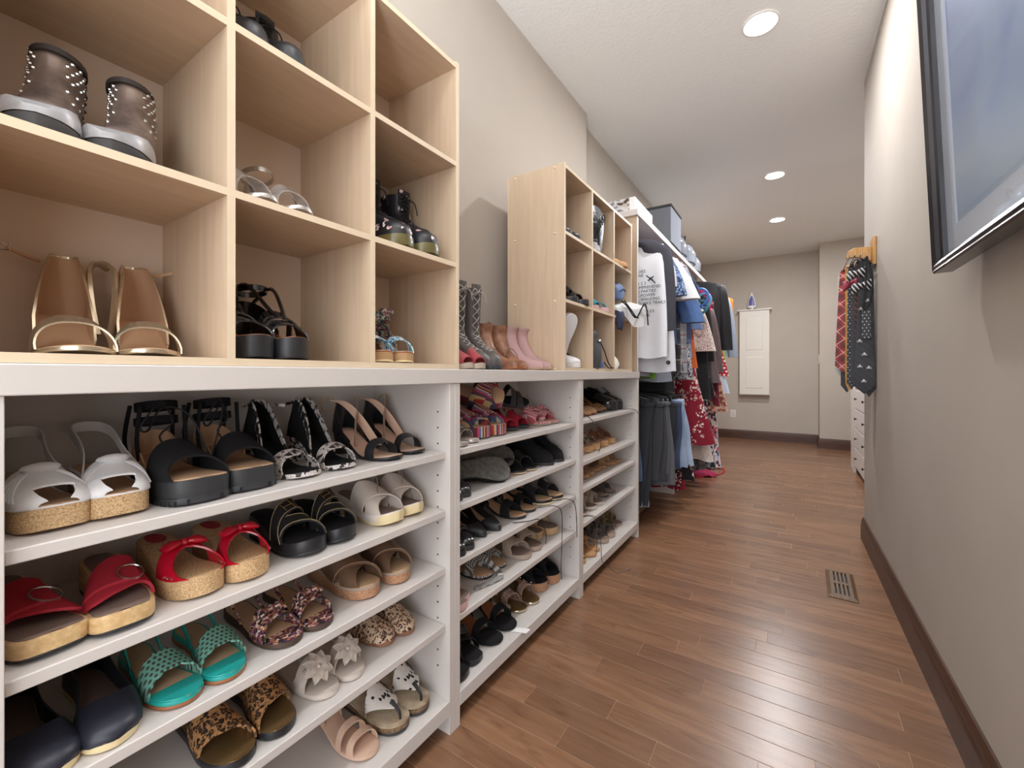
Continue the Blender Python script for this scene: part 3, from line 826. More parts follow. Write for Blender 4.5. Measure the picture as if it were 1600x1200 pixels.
def platform_lace(lab, side):
    S = Last(H=.058, P=.040, W=.096, side=side, kind='wedge', toe='square', k=.95, spring=.004)
    r = shoe('platform_sandal', lab, 'sandal', S, [('outsole', RUB, 0, .28, .001), ('midsole', RUB, .28, 1, 0)], TAN, ins_inset=.003)
    mb = MB()
    for i in range(11):
        t = .62+.37*i/10
        for sg in (-1, 1): mb.box((S.c(t)+sg*(S.w(t)+.0005), S.y(t), S.zb(t)+.004), (.003, .0035, .008))
    mb.build('tread_notches', LBLK, r, kind='stuff')
    S.patch(lambda p: .56+.02*abs(2*p-1), lambda p: .80+.14*abs(2*p-1)**2, n=20, m=4, kz=1.05, th=.003).build('toe_strap', BLKS, r)
    S.counter(.42, 0.0, lerp3q((.008, .05)), lean=.1).build('heel_counter', TAN, r)
    zc = S.zt(0)
    for nm, z, h, ry in (('ankle_cuff', .098, .016, .036), ('lower_strap', .07, .014, .042)):
        ringband((0, S.y(.17), zc+z), .033, ry, h, .16).build(nm, BLKS, r)
    for sg in (-1, 1):
        for a in (.03, .30): MB().tube([(sg*.036, S.y(a+.02), zc+.002), (sg*.038, S.y(a-.01), zc+.04), (sg*.034, S.y(a*.8+.06), zc+.10)], .004, 4, 3).build('side_strap', BLKS, r)
    mb = MB(); f = S.y(.17)+.046
    mb.tube([(0, f, zc+.105), (.02, f+.03, zc+.108), (.05, f+.045, zc+.07), (.035, f+.03, zc+.06), (.01, f+.012, zc+.098), (-.02*side, f+.05, zc+.085), (-.045*side, f+.07, zc+.01), (-.05*side, f+.08, zc-.012)], .0018, 5, 4)
    mb.tube([(0, f, zc+.10), (-.01, f+.004, zc+.07), (.012, f+.008, zc+.045), (.0, f+.02, zc+.02)], .0018, 5, 4)
    mb.build('lace', LBLK, r)
    return r
pair(platform_lace, 'black thick-soled platform sandal with ankle laces on the top white shelf', [(-.835, .318), (-.845, .418)], .788)

def snake_heel(lab, side):
    S = Last(H=.062, P=.010, W=.086, side=side, kind='heel', k=1., th=.010)
    r = shoe('ankle_strap_sandal', lab, 'sandal', S, [('sole', SNAKE, 0, 1, 0)], BLKS, ins_inset=.0025,
             bands=[dict(name='toe_strap', mat=SNAKE, a=(.70, .69, .70), b=(.86, .80, .86), n=18)],
             heel=dict(mat=SNAKE, t=.24, sc=.85))
    S.counter(.52, 0.0, lambda q: .006+.088*max(0, 1-abs(q)**5), lean=.44, n=24).build('heel_counter', BLKS, r)
    S.counter(.52, lambda q: .004+.088*max(0, 1-abs(q)**2.2), lambda q: .0085+.088*max(0, 1-abs(q)**5), lean=.44, n=24, th=.0032).build('piping', SNAKE, r)
    zc = S.zt(0)
    MB().tube([(side*.022, S.y(.06), zc+.083), (0, S.y(.03), zc+.084), (-side*.022, S.y(.07), zc+.082), (-side*.05, S.y(.12), zc+.081), (-side*.064, S.y(.16), zc+.079)], .005, 4, 3).build('ankle_strap', SNAKE, r)
    return r
pair(snake_heel, 'snake-print heeled sandal with a black lining on the top white shelf', [(-.845, .515), (-.85, .622)], .788)

def cross_heel(lab, side):
    S = Last(H=.066, P=.008, W=.080, side=side, kind='heel', k=1., th=.007)
    r = shoe('cross_strap_sandal', lab, 'sandal', S, FULL(BLK), NUDE, ins_inset=.002,
             bands=[dict(name='toe_strap', mat=BLK, a=(.70, .70, .70), b=(.82, .80, .82), n=16)],
             back=dict(mat=BLK, lo=0, hi=(.006, .078, .8), t=.4, lean=.25), heel=dict(mat=BLK, t=.24, sc=.72))
    zc = S.zt(.3); mb = MB()
    for sg in (-1, 1):
        def P(i, j, l, sg=sg):
            f = i/10; x = sg*(.036-.072*f)*(1 if f < .5 else 1); t = .52-.34*f; z = S.zt(t)+.012+.075*math.sin(min(1, f*1.05)*PI*.52)
            d = Vector((sg*.006, .012, 0))*(2*j-1)
            return Vector((x, S.y(t), z+.004*sg))+d+Vector((0, 0, -.002 if l else 0))
        MB().shell(10, 1, P).build('crossing_strap', NUDE, r)
    MB().tube([(side*.045+.022*math.cos(a), S.y(.12), S.zt(0)+.07+.018*math.sin(a)) for a in [2*PI*k/16 for k in range(16)]], .001, 5, 1, True).build('ring_buckle', BRASS, r)
    return r
pair(cross_heel, 'black block-heeled sandal with crossing ankle straps, right end of top white shelf', [(-.835, .742), (-.85, .85)], .788)

def wood_clog(lab, side):
    S = Last(H=.050, P=.026, W=.082, side=side, kind='wedge', toe='square', spring=.008)
    r = shoe('wooden_clog', lab, 'clog', S, [('outsole', RUB, 0, .12, -.001), ('wood_sole', WOODS, .12, 1, 0)], GREYF, ins_inset=.006)
    S.patch(lambda p: .58+.05*p, lambda p: .80+.05*math.sin(p*PI*2)*side, 0, .98, n=16, m=4, kz=.62, th=.004).build('strap', RED, r)
    S.patch(lambda p: .50+.10*abs(p-.5), lambda p: .74, .34, .99, n=10, m=3, kz=.66, lift=.004, th=.004).build('overlap_strap', RED, r)
    ringbuckle(r, S, .68, .42, .017, kz=.7)
    return r
pair(wood_clog, 'wooden-soled clog with red suede ring-buckle straps, left end of second shelf', [(-.835, .142), (-.825, .224)], .625, (4, -3))

def red_bow(lab, side):
    S = Last(H=.058, P=.032, W=.084, side=side, kind='wedge', spring=.007)
    r = shoe('wedge_sandal', lab, 'sandal', S, [('cork_sole', CORK, 0, 1, 0)], CORK, ins_inset=.003)
    MB().ball((S.c(.12), S.y(.14), S.zt(.12)+.0015), (.016, .034, .0012), 14, 5).build('heel_pad', RED, r)
    S.patch(lambda p: .62+.06*abs(2*p-1), lambda p: .70+.26*abs(2*p-1)**1.3, n=22, m=4, kz=.95, th=.003).build('upper', REDP, r)
    bow(r, S, .68, REDP, .034, .95, .006)
    mb = MB()
    for sg in (.04, .96):
        for i in range(3): mb.ball(S.U(.80+.035*i, sg, .002, .95), .0018, 6, 4)
    mb.build('studs', STEEL, r, kind='stuff')
    return r
pair(red_bow, 'cork wedge sandal with red patent bow on the second white shelf', [(-.838, .322), (-.832, .41)], .625)

def black_clog(lab, side):
    S = Last(H=.052, P=.028, W=.086, side=side, kind='wedge', spring=.010)
    r = shoe('buckled_slide', lab, 'sandal', S, [('outsole', RUB, 0, .15, .0005), ('midsole', BLK, .15, 1, 0)], BLKS, ins_inset=.002)
    ST = M('cream_stitch', (176, 160, 122), .8)
    for nm, a, b, kz, lf in (('lower_strap', (.66, .66, .62), (.88, .78, .78), .95, .0012), ('upper_strap', (.44, .52, .62), (.58, .64, .80), 1., .004)):
        S.patch(lerp3(a), lerp3(b), n=16, m=3, kz=kz, lift=lf, th=.003).build(nm, BLK, r)
        mb = MB()
        for e, o_ in ((a, .008), (b, -.008)):
            f = lerp3(e); mb.tube([S.U(f(q/10)+o_, q/10, lf+.001, kz) for q in range(11)], .0008, 4, 1)
        mb.build('stitching', ST, r, kind='stuff')
    buckle(r, S, .58, .5, .022, .024, BRASS, 1., .3)
    return r
pair(black_clog, 'black leather slide with brass buckle and cream stitching, second white shelf', [(-.838, .522), (-.842, .614)], .625, -2)

def sport_cross(lab, side):
    S = Last(H=.048, P=.026, W=.080, side=side, kind='wedge', toe='round', spring=.012)
    r = shoe('sport_slide', lab, 'sandal', S, [('outsole', CREAMS, 0, .3, .0005), ('midsole', SPM, .3, 1, .001)], GREYF, ins_inset=.007)
    S.patch(lerp3((.42, .60, .70)), lerp3((.66, .78, .90)), n=16, m=3, kz=.98, th=.003).build('strap', SPORT, r)
    S.patch(lerp3((.68, .54, .40)), lerp3((.88, .76, .66)), n=16, m=3, kz=1.04, lift=.005, th=.003).build('strap', SPORT, r)
    S.slab(lambda t: S.zb(t)+.006, lambda t: S.zt(t)-.003, inset=-.0022, t0=.86, t1=1., n=10).build('toe_bumper', CREAMS, r)
    MB().tube([S.U(.60, .5, .010, 1.04), S.U(.56, .42, .022, 1.04), S.U(.63, .44, .012, 1.04), S.U(.68, .5, .008, 1.04), S.U(.74, .54, .008, 1.04)], .001, 5, 4).build('cord', TAUPE, r)
    return r
pair(sport_cross, 'beige-white crossed sport slide with cream sole, right end of second shelf', [(-.835, .742), (-.842, .832)], .625, -3)

def ballet(lab, side, mat=NAVY, sole=CREAMS, W=.076, name='ballet_flat', k=.9, ins=GREYF, H=.012, P=.009, toe='round', vt=.60, heel=None, kind='wedge', bowm=None, strap=None, hi=.048, cat='shoe', th=.007, L=.245):
    S = Last(L=L, H=H, P=P, W=W, side=side, kind=kind, toe=toe, k=k, spring=.003, th=th)
    r = shoe(name, lab, cat, S, FULL(sole), ins, ins_inset=.003, heel=heel)
    S.patch(lambda p: vt+.14*(1-abs(2*p-1)**1.6), lambda p: .999, n=20, m=8, kz=1., th=.003, lift=.002).build('vamp', mat, r, sharp=60)
    S.counter(vt+.06, -.001, lambda q: .020+(hi-.020)*(1-q*q), n=24, lean=.15).build('quarter', mat, r)
    if strap: S.patch(lerp3(strap), lerp3([q+.05 for q in strap]), n=12, m=2, kz=1.04, th=.003).build('strap', mat, r)
    if bowm: bow(r, S, vt+.17, bowm, .022, 1., .005)
    if L != .245: r['len'] = L
    return r
pair(ballet, 'dark navy round-toe slip-on at left end of the third shelf', [(-.822, .135), (-.82, .212)], .465, 0)

def teal_sandal(lab, side):
    S = Last(H=.016, P=.012, W=.076, side=side, kind='wedge', spring=.003)
    r = shoe('flat_sandal', lab, 'sandal', S, [('outsole', COGN, 0, .45, 0), ('midsole', TEAL, .45, 1, -.0006)], TAN, ins_inset=.006)
    S.slab(lambda t: S.zt(t), lambda t: S.zt(t)+.0026, inset=.002, t0=.78, t1=1., n=10, e=.001).build('toe_pad', TEAL, r)
    S.patch(lambda p: .60+.05*abs(2*p-1)+.012*abs(math.sin(p*PI*7)), lambda p: .77+.05*abs(2*p-1)+.014*abs(math.sin(p*PI*7)), n=56, m=4, kz=.9, th=.0028).build('scalloped_strap', TEALP, r)
    S.counter(.40, lerp3q((.0, .052)), lerp3q((.012, .066)), n=22, lean=.12).build('back_strap', TEAL, r)
    return r
pair(teal_sandal, 'teal sandal with perforated scalloped strap on the third shelf', [(-.828, .290), (-.828, .370)], .465)

def floral_slide(lab, side):
    S = Last(H=.018, P=.010, W=.078, side=side, kind='wedge', spring=.003)
    r = shoe('flat_slide', lab, 'sandal', S, [('sole', M('dark_brown_sole', (74, 56, 46), .6), 0, 1, 0)], TAN, ins_inset=.004)
    S.slab(lambda t: S.zt(t), lambda t: S.zt(t)+.0026, inset=.001, t0=.80, t1=1., n=10, e=.001).build('toe_pad', FLORAL, r)
    S.patch(lambda p: .62+.04*abs(2*p-1), lambda p: .76+.09*abs(2*p-1), n=18, m=3, kz=.9, th=.004).build('strap', FLORAL, r)
    bow(r, S, .69, FLORAL, .030, .9, .006)
    S.counter(.42, lerp3q((.002, .04)), lerp3q((.012, .054)), n=22).build('back_strap', FLORAL, r)
    return r
pair(floral_slide, 'dark floral sandal with a gathered bow on the third shelf', [(-.832, .470), (-.832, .552)], .465)

def bronze_cross(lab, side):
    S = Last(H=.056, P=.030, W=.080, side=side, kind='wedge', spring=.006)
    r = shoe('cross_strap_wedge', lab, 'sandal', S, [('cork_sole', M('cork_fine', rough=.75, pat=p_noise((156, 112, 84), (186, 142, 108), 220.)), 0, .72, 0), ('welt', TAUPE, .72, .9, .0008), ('footbed_edge', M('tan_footbed', (186, 156, 122), .6), .9, 1, 0)], M('tan_footbed'), ins_inset=.002)
    S.patch(lerp3((.40, .58, .72)), lerp3((.64, .80, .93)), n=16, m=3, kz=1., th=.0032).build('strap', BRZ, r)
    S.patch(lerp3((.70, .54, .36)), lerp3((.93, .79, .64)), n=16, m=3, kz=1.06, lift=.005, th=.0032).build('strap', BRZ, r)
    mb = MB()
    for f, lf, kz in (((.71, .55, .37), .0065, 1.06), ((.92, .78, .63), .0065, 1.06)): mb.tube([S.U(lerp3(f)(q/10), q/10, lf, kz) for q in range(11)], .0007, 4, 1)
    mb.build('stitching', NUDE, r, kind='stuff')
    return r
pair(bronze_cross, 'bronze crossed-strap sandal on cork platform, right end of third shelf', [(-.848, .678), (-.842, .786)], .465)

def leopard_slide(lab, side):
    S = Last(H=.020, P=.014, W=.080, side=side, kind='wedge', toe='round', spring=.004)
    r = shoe('leopard_mule', lab, 'sandal', S, [('sole', BLK, 0, 1, 0)], BRZI, ins_inset=.002)
    S.patch(lambda p: .42+.06*abs(2*p-1), lerp3((.88, .80, .72) if side > 0 else (.72, .80, .88)), n=18, m=5, kz=.98, th=.0035).build('strap', LEO, r)
    return r
pair(leopard_slide, 'brown leopard-print slide with bronze footbed on the fourth shelf', [(-.822, .372), (-.825, .462)], .304)

def flower_thong(lab, side):
    S = Last(H=.014, P=.010, W=.074, side=side, kind='wedge', spring=.003)
    r = shoe('flower_sandal', lab, 'sandal', S, FULL(BEI), BEI, ins_inset=.0025)
    for a, b in (((.62, .70, .76), (.70, .77, .82)), ((.72, .74, .62), (.80, .80, .70)), ((.50, .62, .70), (.57, .68, .76))):
        S.patch(lerp3(a), lerp3(b), n=14, m=2, kz=.85, th=.0025).build('strap', BEI, r)
    flower(r, S.U(.79, .5, .007, .85), (0, .70, .72), BEI, 8, .036)
    buckle(r, S, .60, .06, .010, .012, STEEL, .9)
    S.counter(.40, lerp3q((.0, .04)), lerp3q((.009, .05)), n=20).build('back_strap', BEI, r)
    return r
pair(flower_thong, 'beige flat sandal with big leather flower on the fourth shelf', [(-.838, .560), (-.838, .640)], .304)
pair(ballet, 'pale leopard-print loafer at the right end of the fourth shelf', [(-.872, .752), (-.862, .826)], .304, 0, mat=LEOP, sole=BRN, W=.068, name='leopard_loafer', vt=.50, strap=(.60, .58, .60), k=.95)

def thong_clog(lab, side):
    S = Last(H=.028, P=.022, W=.082, side=side, kind='wedge', spring=.006)
    r = shoe('thong_sandal', lab, 'sandal', S, [('outsole', RUB, 0, .3, 0), ('cork_midsole', M('dark_cork', rough=.75, pat=p_noise((92, 72, 52), (136, 108, 80), 200.)), .3, .85, 0), ('footbed', M('worn_footbed', rough=.8, pat=p_noise((150, 130, 108), (188, 172, 148), 26.)), .85, 1, .0005)], M('worn_footbed'), ins_inset=.004)
    S.patch(lambda p: .52+.08*abs(2*p-1), lambda p: .60+.30*(1-abs(2*p-1)**1.0)-.02, n=22, m=5, kz=.98, th=.004).build('strap', DALM, r)
    a, b = S.U(.86, .5, .003, .9), Vector((S.c(.92), S.y(.93), S.zt(.93)))
    MB().tube([S.U(.80, .5, .004, .98), a, (a+b)/2+Vector((0, .006, .004)), b], lambda f: .006-.003*f, 8, 4).build('toe_post', BLK, r)
    buckle(r, S, .57, .2, .018, .02, BLK, .99)
    return r
pair(thong_clog, 'dalmatian-spotted thong sandal with cork sole on the bottom shelf', [(-.826, .756), (-.826, .842)], .096)

def strappy(lab, side, mat=PINK, ins=NUDE, sole=None, W=.076, H=.018, P=.010, kind='wedge', toe='round', bands=None, back=True, ankle=False, heel=None, name='strappy_sandal', k=1., bk=None, th=.008, buck=False, L=.245, layers=None, bh=(.0, .045), cat='sandal'):
    S = Last(L=L, H=H, P=P, W=W, side=side, kind=kind, toe=toe, k=k, spring=.004, th=th)
    bands = bands or [((.72, .70, .72), (.86, .80, .86))]
    bl = [dict(name='strap', mat=mat, a=b[0], b=b[1], k=b[2] if len(b) > 2 else .95, lift=b[3] if len(b) > 3 else .0014, th=.003) for b in bands]
    r = shoe(name, lab, cat, S, layers or FULL(sole or mat), ins, bl, heel=heel, ins_inset=.0025)
    if back: S.counter(.40, lerp3q((bh[0], bh[1])), lerp3q((bh[0]+.012, bh[1]+.012)), n=20).build('back_strap', bk or mat, r)
    if ankle:
        ringband((S.c(.12), S.y(.17), S.zt(0)+ankle), .031, .038, .011, .12).build('ankle_strap', bk or mat, r)
        S.counter(.34, 0., lambda q: .01+(ankle-.004)*max(0, 1-abs(q)**1.5), lean=.3).build('heel_counter', bk or mat, r)
    if buck: buckle(r, S, .66, .5, .026, .02, STEEL if buck is True else buck, 1.0)
    if L != .245: r['len'] = L
    return r
r = strappy('single pink strappy sandal beside the spotted thongs on the bottom shelf', 1, mat=NUDE, bands=[((.64, .64, .64), (.72, .70, .72)), ((.80, .78, .80), (.88, .84, .88))], ankle=.07, H=.05, kind='heel', heel=dict(mat=NUDE, t=.2, sc=.7))
put(r, -.832, .665, .096, 0)

# ------------------------------------------------------------------ cubby by the left edge
def gold_sandal(lab, side):
    S = Last(H=.070, P=.006, W=.088, side=side, kind='heel', th=.006)
    r = shoe('gold_sandal', lab, 'sandal', S, FULL(GOLD), TAN, ins_inset=.0015,
             bands=[dict(name='toe_strap', mat=GOLD, a=(.70, .66, .70), b=(.85, .77, .85), n=18, k=1.15)], heel=dict(mat=GOLD, t=.17, sc=.5))
    S.counter(.50, 0.0, lambda q: .006+.098*max(0, 1-abs(q)**5), lean=.40, n=32, bulb=.3).build('heel_counter', TAN, r)
    S.counter(.50, lambda q: .004+.098*max(0, 1-abs(q)**5), lambda q: .0075+.098*max(0, 1-abs(q)**5), lean=.40, n=32, th=.003, bulb=.3).build('piping', GOLD, r)
    zc = S.zt(0)
    MB().tube([(side*.03, S.y(.09), zc+.092), (side*.05, S.y(.13), zc+.098), (side*.066, S.y(.16), zc+.104)], .0035, 5, 3).build('ankle_strap', TAN, r)
    MB().tube([(-side*.03, S.y(.09), zc+.094), (-side*.048, S.y(.15), zc+.100), (-side*.058, S.y(.25), zc+.08), (-side*.056, S.y(.32), zc+.02), (-side*.050, S.y(.36), zc-.03)], .0045, 5, 4).build('hanging_strap', GOLD, r)
    buckle_c = Vector((side*.068, S.y(.165), zc+.105))
    MB().tube([buckle_c+Vector((.007*math.cos(a), 0, .008*math.sin(a))) for a in [PI/4+PI/2*k for k in range(4)]], .0011, 5, 1, True).build('buckle', STEEL, r)
    return r
pair(gold_sandal, 'gold high-backed heeled sandal in the lower left maple cell', [(-.832, .165), (-.832, .258)], 1.0345, (-8, -6))

def black_wedge(lab, side):
    S = Last(H=.080, P=.040, W=.080, side=side, kind='wedge', spring=.006, k=1.0)
    bd = [((.70, .68, .70), (.90, .82, .90), 1.0), ((.50, .58, .64), (.56, .66, .72), 1.05, .003), ((.64, .58, .50), (.72, .66, .56), 1.05, .005)]
    return strappy_from(S, lab, 'wedge_sandal', bd, BLKP, BLK, COGN)
def strappy_from(S, lab, name, bd, mat, sole, ins):
    r = shoe(name, lab, 'sandal', S, [('platform', sole, 0, 1, 0)], ins, [dict(name='strap', mat=mat, a=b[0], b=b[1], k=b[2], lift=b[3] if len(b) > 3 else .0014, th=.003) for b in bd], ins_inset=.0025)
    S.counter(.40, 0., lerp3q((.01, .06)), lean=.2).build('heel_counter', mat, r)
    zc = S.zt(.1)
    for sg in (-1, 1):
        MB().tube([S.U(.66, .5+.04*sg, .004), S.U(.52, .5+.10*sg, .012), (sg*.026, S.y(.36), zc+.080), (sg*.03, S.y(.2), zc+.086), (sg*.02, S.y(.04), zc+.06)], .0045, 5, 4).build('side_strap', mat, r)
    ringband((0, S.y(.17), zc+.08), .03, .038, .013, .1).build('ankle_strap', mat, r)
    return r
pair(black_wedge, 'scuffed black strappy platform wedge in the lower middle maple cell', [(-.826, .406), (-.824, .488)], 1.0345)

def espadrille(lab, side):
    S = Last(H=.070, P=.026, W=.072, side=side, kind='wedge', spring=.004)
    r = shoe('espadrille', lab, 'sandal', S, [('rubber_base', CREAMS, 0, .16, 0), ('jute_sole', JUTE, .16, .86, 0), ('rim', COGN, .86, 1, .0006)], BEI, ins_inset=.003,
             bands=[dict(name='toe_strap', mat=AQUA, a=(.70, .68, .70), b=(.88, .80, .88), k=1.05)])
    S.counter(.42, 0., lerp3q((.01, .06)), lean=.25).build('heel_counter', ESPF, r)
    ringband((0, S.y(.18), S.zt(0)+.066), .031, .04, .024, .1).build('ankle_strap', ESPF, r)
    bow(r, Last(H=.07, P=.026, W=.06, side=side), .34, ESPF, .020, 1.0, .012)
    MB().b2(-.012, .012, S.y(.2), S.y(.27), S.zt(.2)+.0016, S.zt(.2)+.0022).build('label_patch', COGN, r)
    return r
pair(espadrille, 'blue floral espadrille wedge in the lower right maple cell', [(-.828, .695), (-.822, .772)], 1.0345, (-18, -18))

def studded_boot(lab, side):
    S = Last(L=.22, H=.030, P=.014, W=.080, side=side, kind='wedge', spring=.005)
    r, out, S = boot('studded_ankle_boot', lab, S, .142, PEWT, M('grey_sole_dark', (44, 42, 42), .6), (.046, .031), flare=-.004, low=.8, lining=M('grey_lining', (110, 100, 94), .8))
    mb = MB()
    for j in (7, 8, 9, 10, 11, 12, 13, 14):
        ring = out[j]; n = len(ring); cx = sum(p[0] for p in ring)/n; cy = sum(p[1] for p in ring)/n
        for q in range(n):
            a = abs(((q/n)*2) % 2-1)   # 0 at front
            if (q+j) % 2 == 0 and .14 < a < .72: mb.ball(ring[q], .0034, 6, 4)
    mb.build('studs', STEEL, r, kind='stuff')
    # grey scuffed toe cap
    tc = MB(); rows = [(z, y0+.0, y1+.0016, w+.0016, b) for z, y0, y1, w, b in [(.002, .055, S.L/2-.001, S.W/2*.97, 0), (.0112, .055, S.L/2-.002, S.W/2*.99, 0), (.0224, .055, S.L/2-.012, S.W/2*.95, .05), (.0304, .055, S.L/2-.033, S.W/2*.89, .12), (.036, .050, S.L/2-.052, S.W/2*.75, .3)]]
    rg = []
    for z, y0, y1, w, b in rows:
        ring = []
        for q in range(17):
            a = PI*q/16; t0 = (y0/S.L+.5); t = t0+(y1/S.L+.5-t0)*math.sin(a)**.8; sg = math.cos(a)
            ring.append((S.c(t)+tab(S.tb, min(.999, t*.9985))*w*(1 if sg > 0 else -1) if abs(sg) > 1e-6 else S.c(t), (t-.5)*S.L, z+S.zt(t)))
        rg.append(ring)
    MB().loft(rg, False, False, False).build('toe_cap', M('pale_toe', rough=.35, metal=.2, pat=p_noise((140, 138, 138), (186, 186, 190), 20.)), r)
    ringband((0, -S.L/2+.012+.047, S.zt(.05)+.138), .032, .049, .008, .02, th=.004).build('top_binding', M('dark_binding', (60, 54, 52), .7), r)
    MB().tube([(0, -S.L/2+.016, r['top']-.012), (0, -S.L/2+.004, r['top']+.012), (0, -S.L/2+.012, r['top']+.018), (0, -S.L/2+.02, r['top']-.006)], .004, 5, 4).build('pull_loop', M('dark_binding'), r)
    r['len'] = .22; return r
pair(studded_boot, 'studded pewter leather ankle boot with pale toe in the middle left cell', [(-.816, .118), (-.814, .205)], 1.323, (-20, -20))

def silver_sandal(lab, side):
    S = Last(H=.05, P=.008, W=.074, side=side, kind='heel', th=.006)
    r = shoe('clear_sandal', lab, 'sandal', S, FULL(SILV), SILV, ins_inset=.002,
             bands=[dict(name='clear_strap', mat=CLEAR, a=(.60, .60, .60), b=(.84, .80, .84), k=1.35), dict(name='silver_strap', mat=SILV, a=(.60, .62, .68), b=(.64, .66, .72), k=1.05, lift=.004)], heel=dict(mat=SILV, t=.2, sc=.7))
    S.counter(.42, 0., lambda q: .006+.07*max(0, 1-abs(q)**1.8), lean=.25).build('heel_counter', CLEAR, r)
    ringband((0, S.y(.18), S.zt(0)+.075), .031, .04, .010, .15).build('ankle_strap', SILV, r)
    return r
pair(silver_sandal, 'clear and silver heeled sandal in the centre maple cell', [(-.805, .41), (-.805, .49)], 1.323, (4, 0))

def lace_boot(lab, side, mat=BLKFL, sole=GUMS, H=.16, W=.09, lmat=LBLK, shaft=(.05, .04), name='lace_up_boot', P=.026, Hh=.034, tongue=True, kind='wedge', sp=.006, cuffm=None, toe='round', flare=.004, pitch=.016):
    S = Last(H=Hh, P=P, W=W, side=side, kind=kind, spring=sp, toe=toe)
    r, out, S = boot(name, lab, S, H, mat, sole, shaft, flare=flare)
    # lacing down the front
    mb = MB(); fr = []
    for ring in out[4:]:
        yf = max(p[1] for p in ring); fr.append((yf, sum(p[2] for p in ring if p[1] > yf-.004)/max(1, len([p for p in ring if p[1] > yf-.004]))))
    for (y0, z0), (y1, z1) in zip(fr, fr[1:]):
        k = max(1, int(round(math.hypot(y1-y0, z1-z0)/pitch)))
        for q in range(k):
            f = q/k; a = (y0+(y1-y0)*f+.0015, z0+(z1-z0)*f); f2 = (q+1)/k; b = (y0+(y1-y0)*f2+.0015, z0+(z1-z0)*f2)
            for s_ in (-1, 1): mb.tube([(s_*.015, a[0]-.005, a[1]), (0, (a[0]+b[0])/2+.0035, (a[1]+b[1])/2), (-s_*.015, b[0]-.005, b[1])], .0016, 5, 3)
    y1, z1 = fr[-1]
    mb.tube([(0, y1+.003, z1-.012), (.022, y1+.012, z1-.006), (.03, y1+.006, z1-.03), (.006, y1+.008, z1-.016), (-.02, y1+.014, z1-.02), (-.026, y1+.02, z1-.055)], .0016, 5, 4)
    mb.build('lace', lmat, r)
    MB().shell(6, 4, lambda i, j, l: Vector(((i/6-.5)*.04, y1+.001-.004*abs(i/3-1)-(.003 if l else 0)-.004*(j/4), z1-.03+.045*j/4))).build('tongue', mat, r)
    return r
pair(lace_boot, 'black lace-up boot with pink flower print in the middle right cell', [(-.805, .742), (-.800, .845)], 1.323, (-6, -6))
pair(lace_boot, 'plain black boot in the upper middle maple cell', [(-.835, .405), (-.83, .488)], 1.61, 0, mat=BLK, sole=RUB, H=.13, W=.076, name='black_ankle_boot')
pair(strappy, 'tan strap sandal lying in the upper right maple cell', [(-.835, .70), (-.828, .775)], 1.61, (8, 8), mat=BRN, W=.072, bands=[((.74, .72, .74), (.84, .79, .84), 1.1), ((.56, .6, .66), (.62, .66, .72), 1.0)], name='tan_sandal')

# ------------------------------------------------------------------ boots on the countertop
ZC = 1.0215
pair(lace_boot, 'tall grey laced boot standing next to the large cube shelf', [(-.852, 1.142), (-.85, 1.222)], ZC, (-14, -14), mat=GREYB, sole=RUB, H=.272, W=.078, lmat=LGRY, shaft=(.046, .036), pitch=.030, name='tall_laced_boot', P=.012, Hh=.03, sp=.004, flare=.012)
def cowboy(lab, side, mat=BRN, sole=COGN, H=.17, name='cowboy_ankle_boot', cuff=False):
    S = Last(H=.042, P=.010, W=.076, side=side, kind='heel', th=.010, toe='pointed', spring=.006, L=.255)
    r, out, S = boot(name, lab, S, H-.03, mat, sole, (.046, .036), flare=.010, low=.62, heelmat=M('dark_brown_sole'))
    if cuff:
        zt = S.zt(.05); n = len(out[-1])
        MB().loft([[(x*1.12, y+(y+.06)*.09, z) for x, y, z in rg] for rg in (out[-2], out[-1])], False, False).build('folded_cuff', mat, r)
        for i in range(1): pass
    else:
        yb = -S.L/2
        for sg in (-1, 1): MB().tube([(sg*.034, yb+.04, r['top']-.03), (sg*.040, yb+.045, r['top']+.006), (sg*.040, yb+.065, r['top']+.006), (sg*.034, yb+.07, r['top']-.03)], .004, 5, 4).build('pull_strap', mat, r)
        MB().tube([S.U(.60+.02*math.sin(k), k/10, .004, 1.25) for k in range(1, 10)], .0012, 4, 2).build('stitching', M('dark_brown_sole'), r)
    r['len'] = .255
    return r
pair(cowboy, 'brown leather cowboy ankle boot between the grey and pink boots', [(-.850, 1.318), (-.848, 1.408)], ZC, (-14, -14))
pair(cowboy, 'dusty pink suede ankle boot against the farther cube shelf', [(-.836, 1.492), (-.834, 1.574)], ZC, (-10, -10), mat=PINKS, sole=M('tan_sole', (170, 140, 116), .6), name='suede_ankle_boot', cuff=True)
pair(strappy, 'red and grey chunky mule in front of the tall grey boots', [(-.805, 1.000), (-.803, 1.066)], ZC, (6, 0), mat=M('red_canvas', (150, 52, 60), .6), sole=M('stone_sole', (176, 160, 146), .7), ins=GREYF, W=.062, H=.02, P=.016, bands=[((.55, .55, .55), (.90, .92, .90), .85)], back=False, name='red_mule', L=.12)
# ------------------------------------------------------------------ middle cabinet
Z = SHELF_Z[1]
M2 = 'middle cabinet'
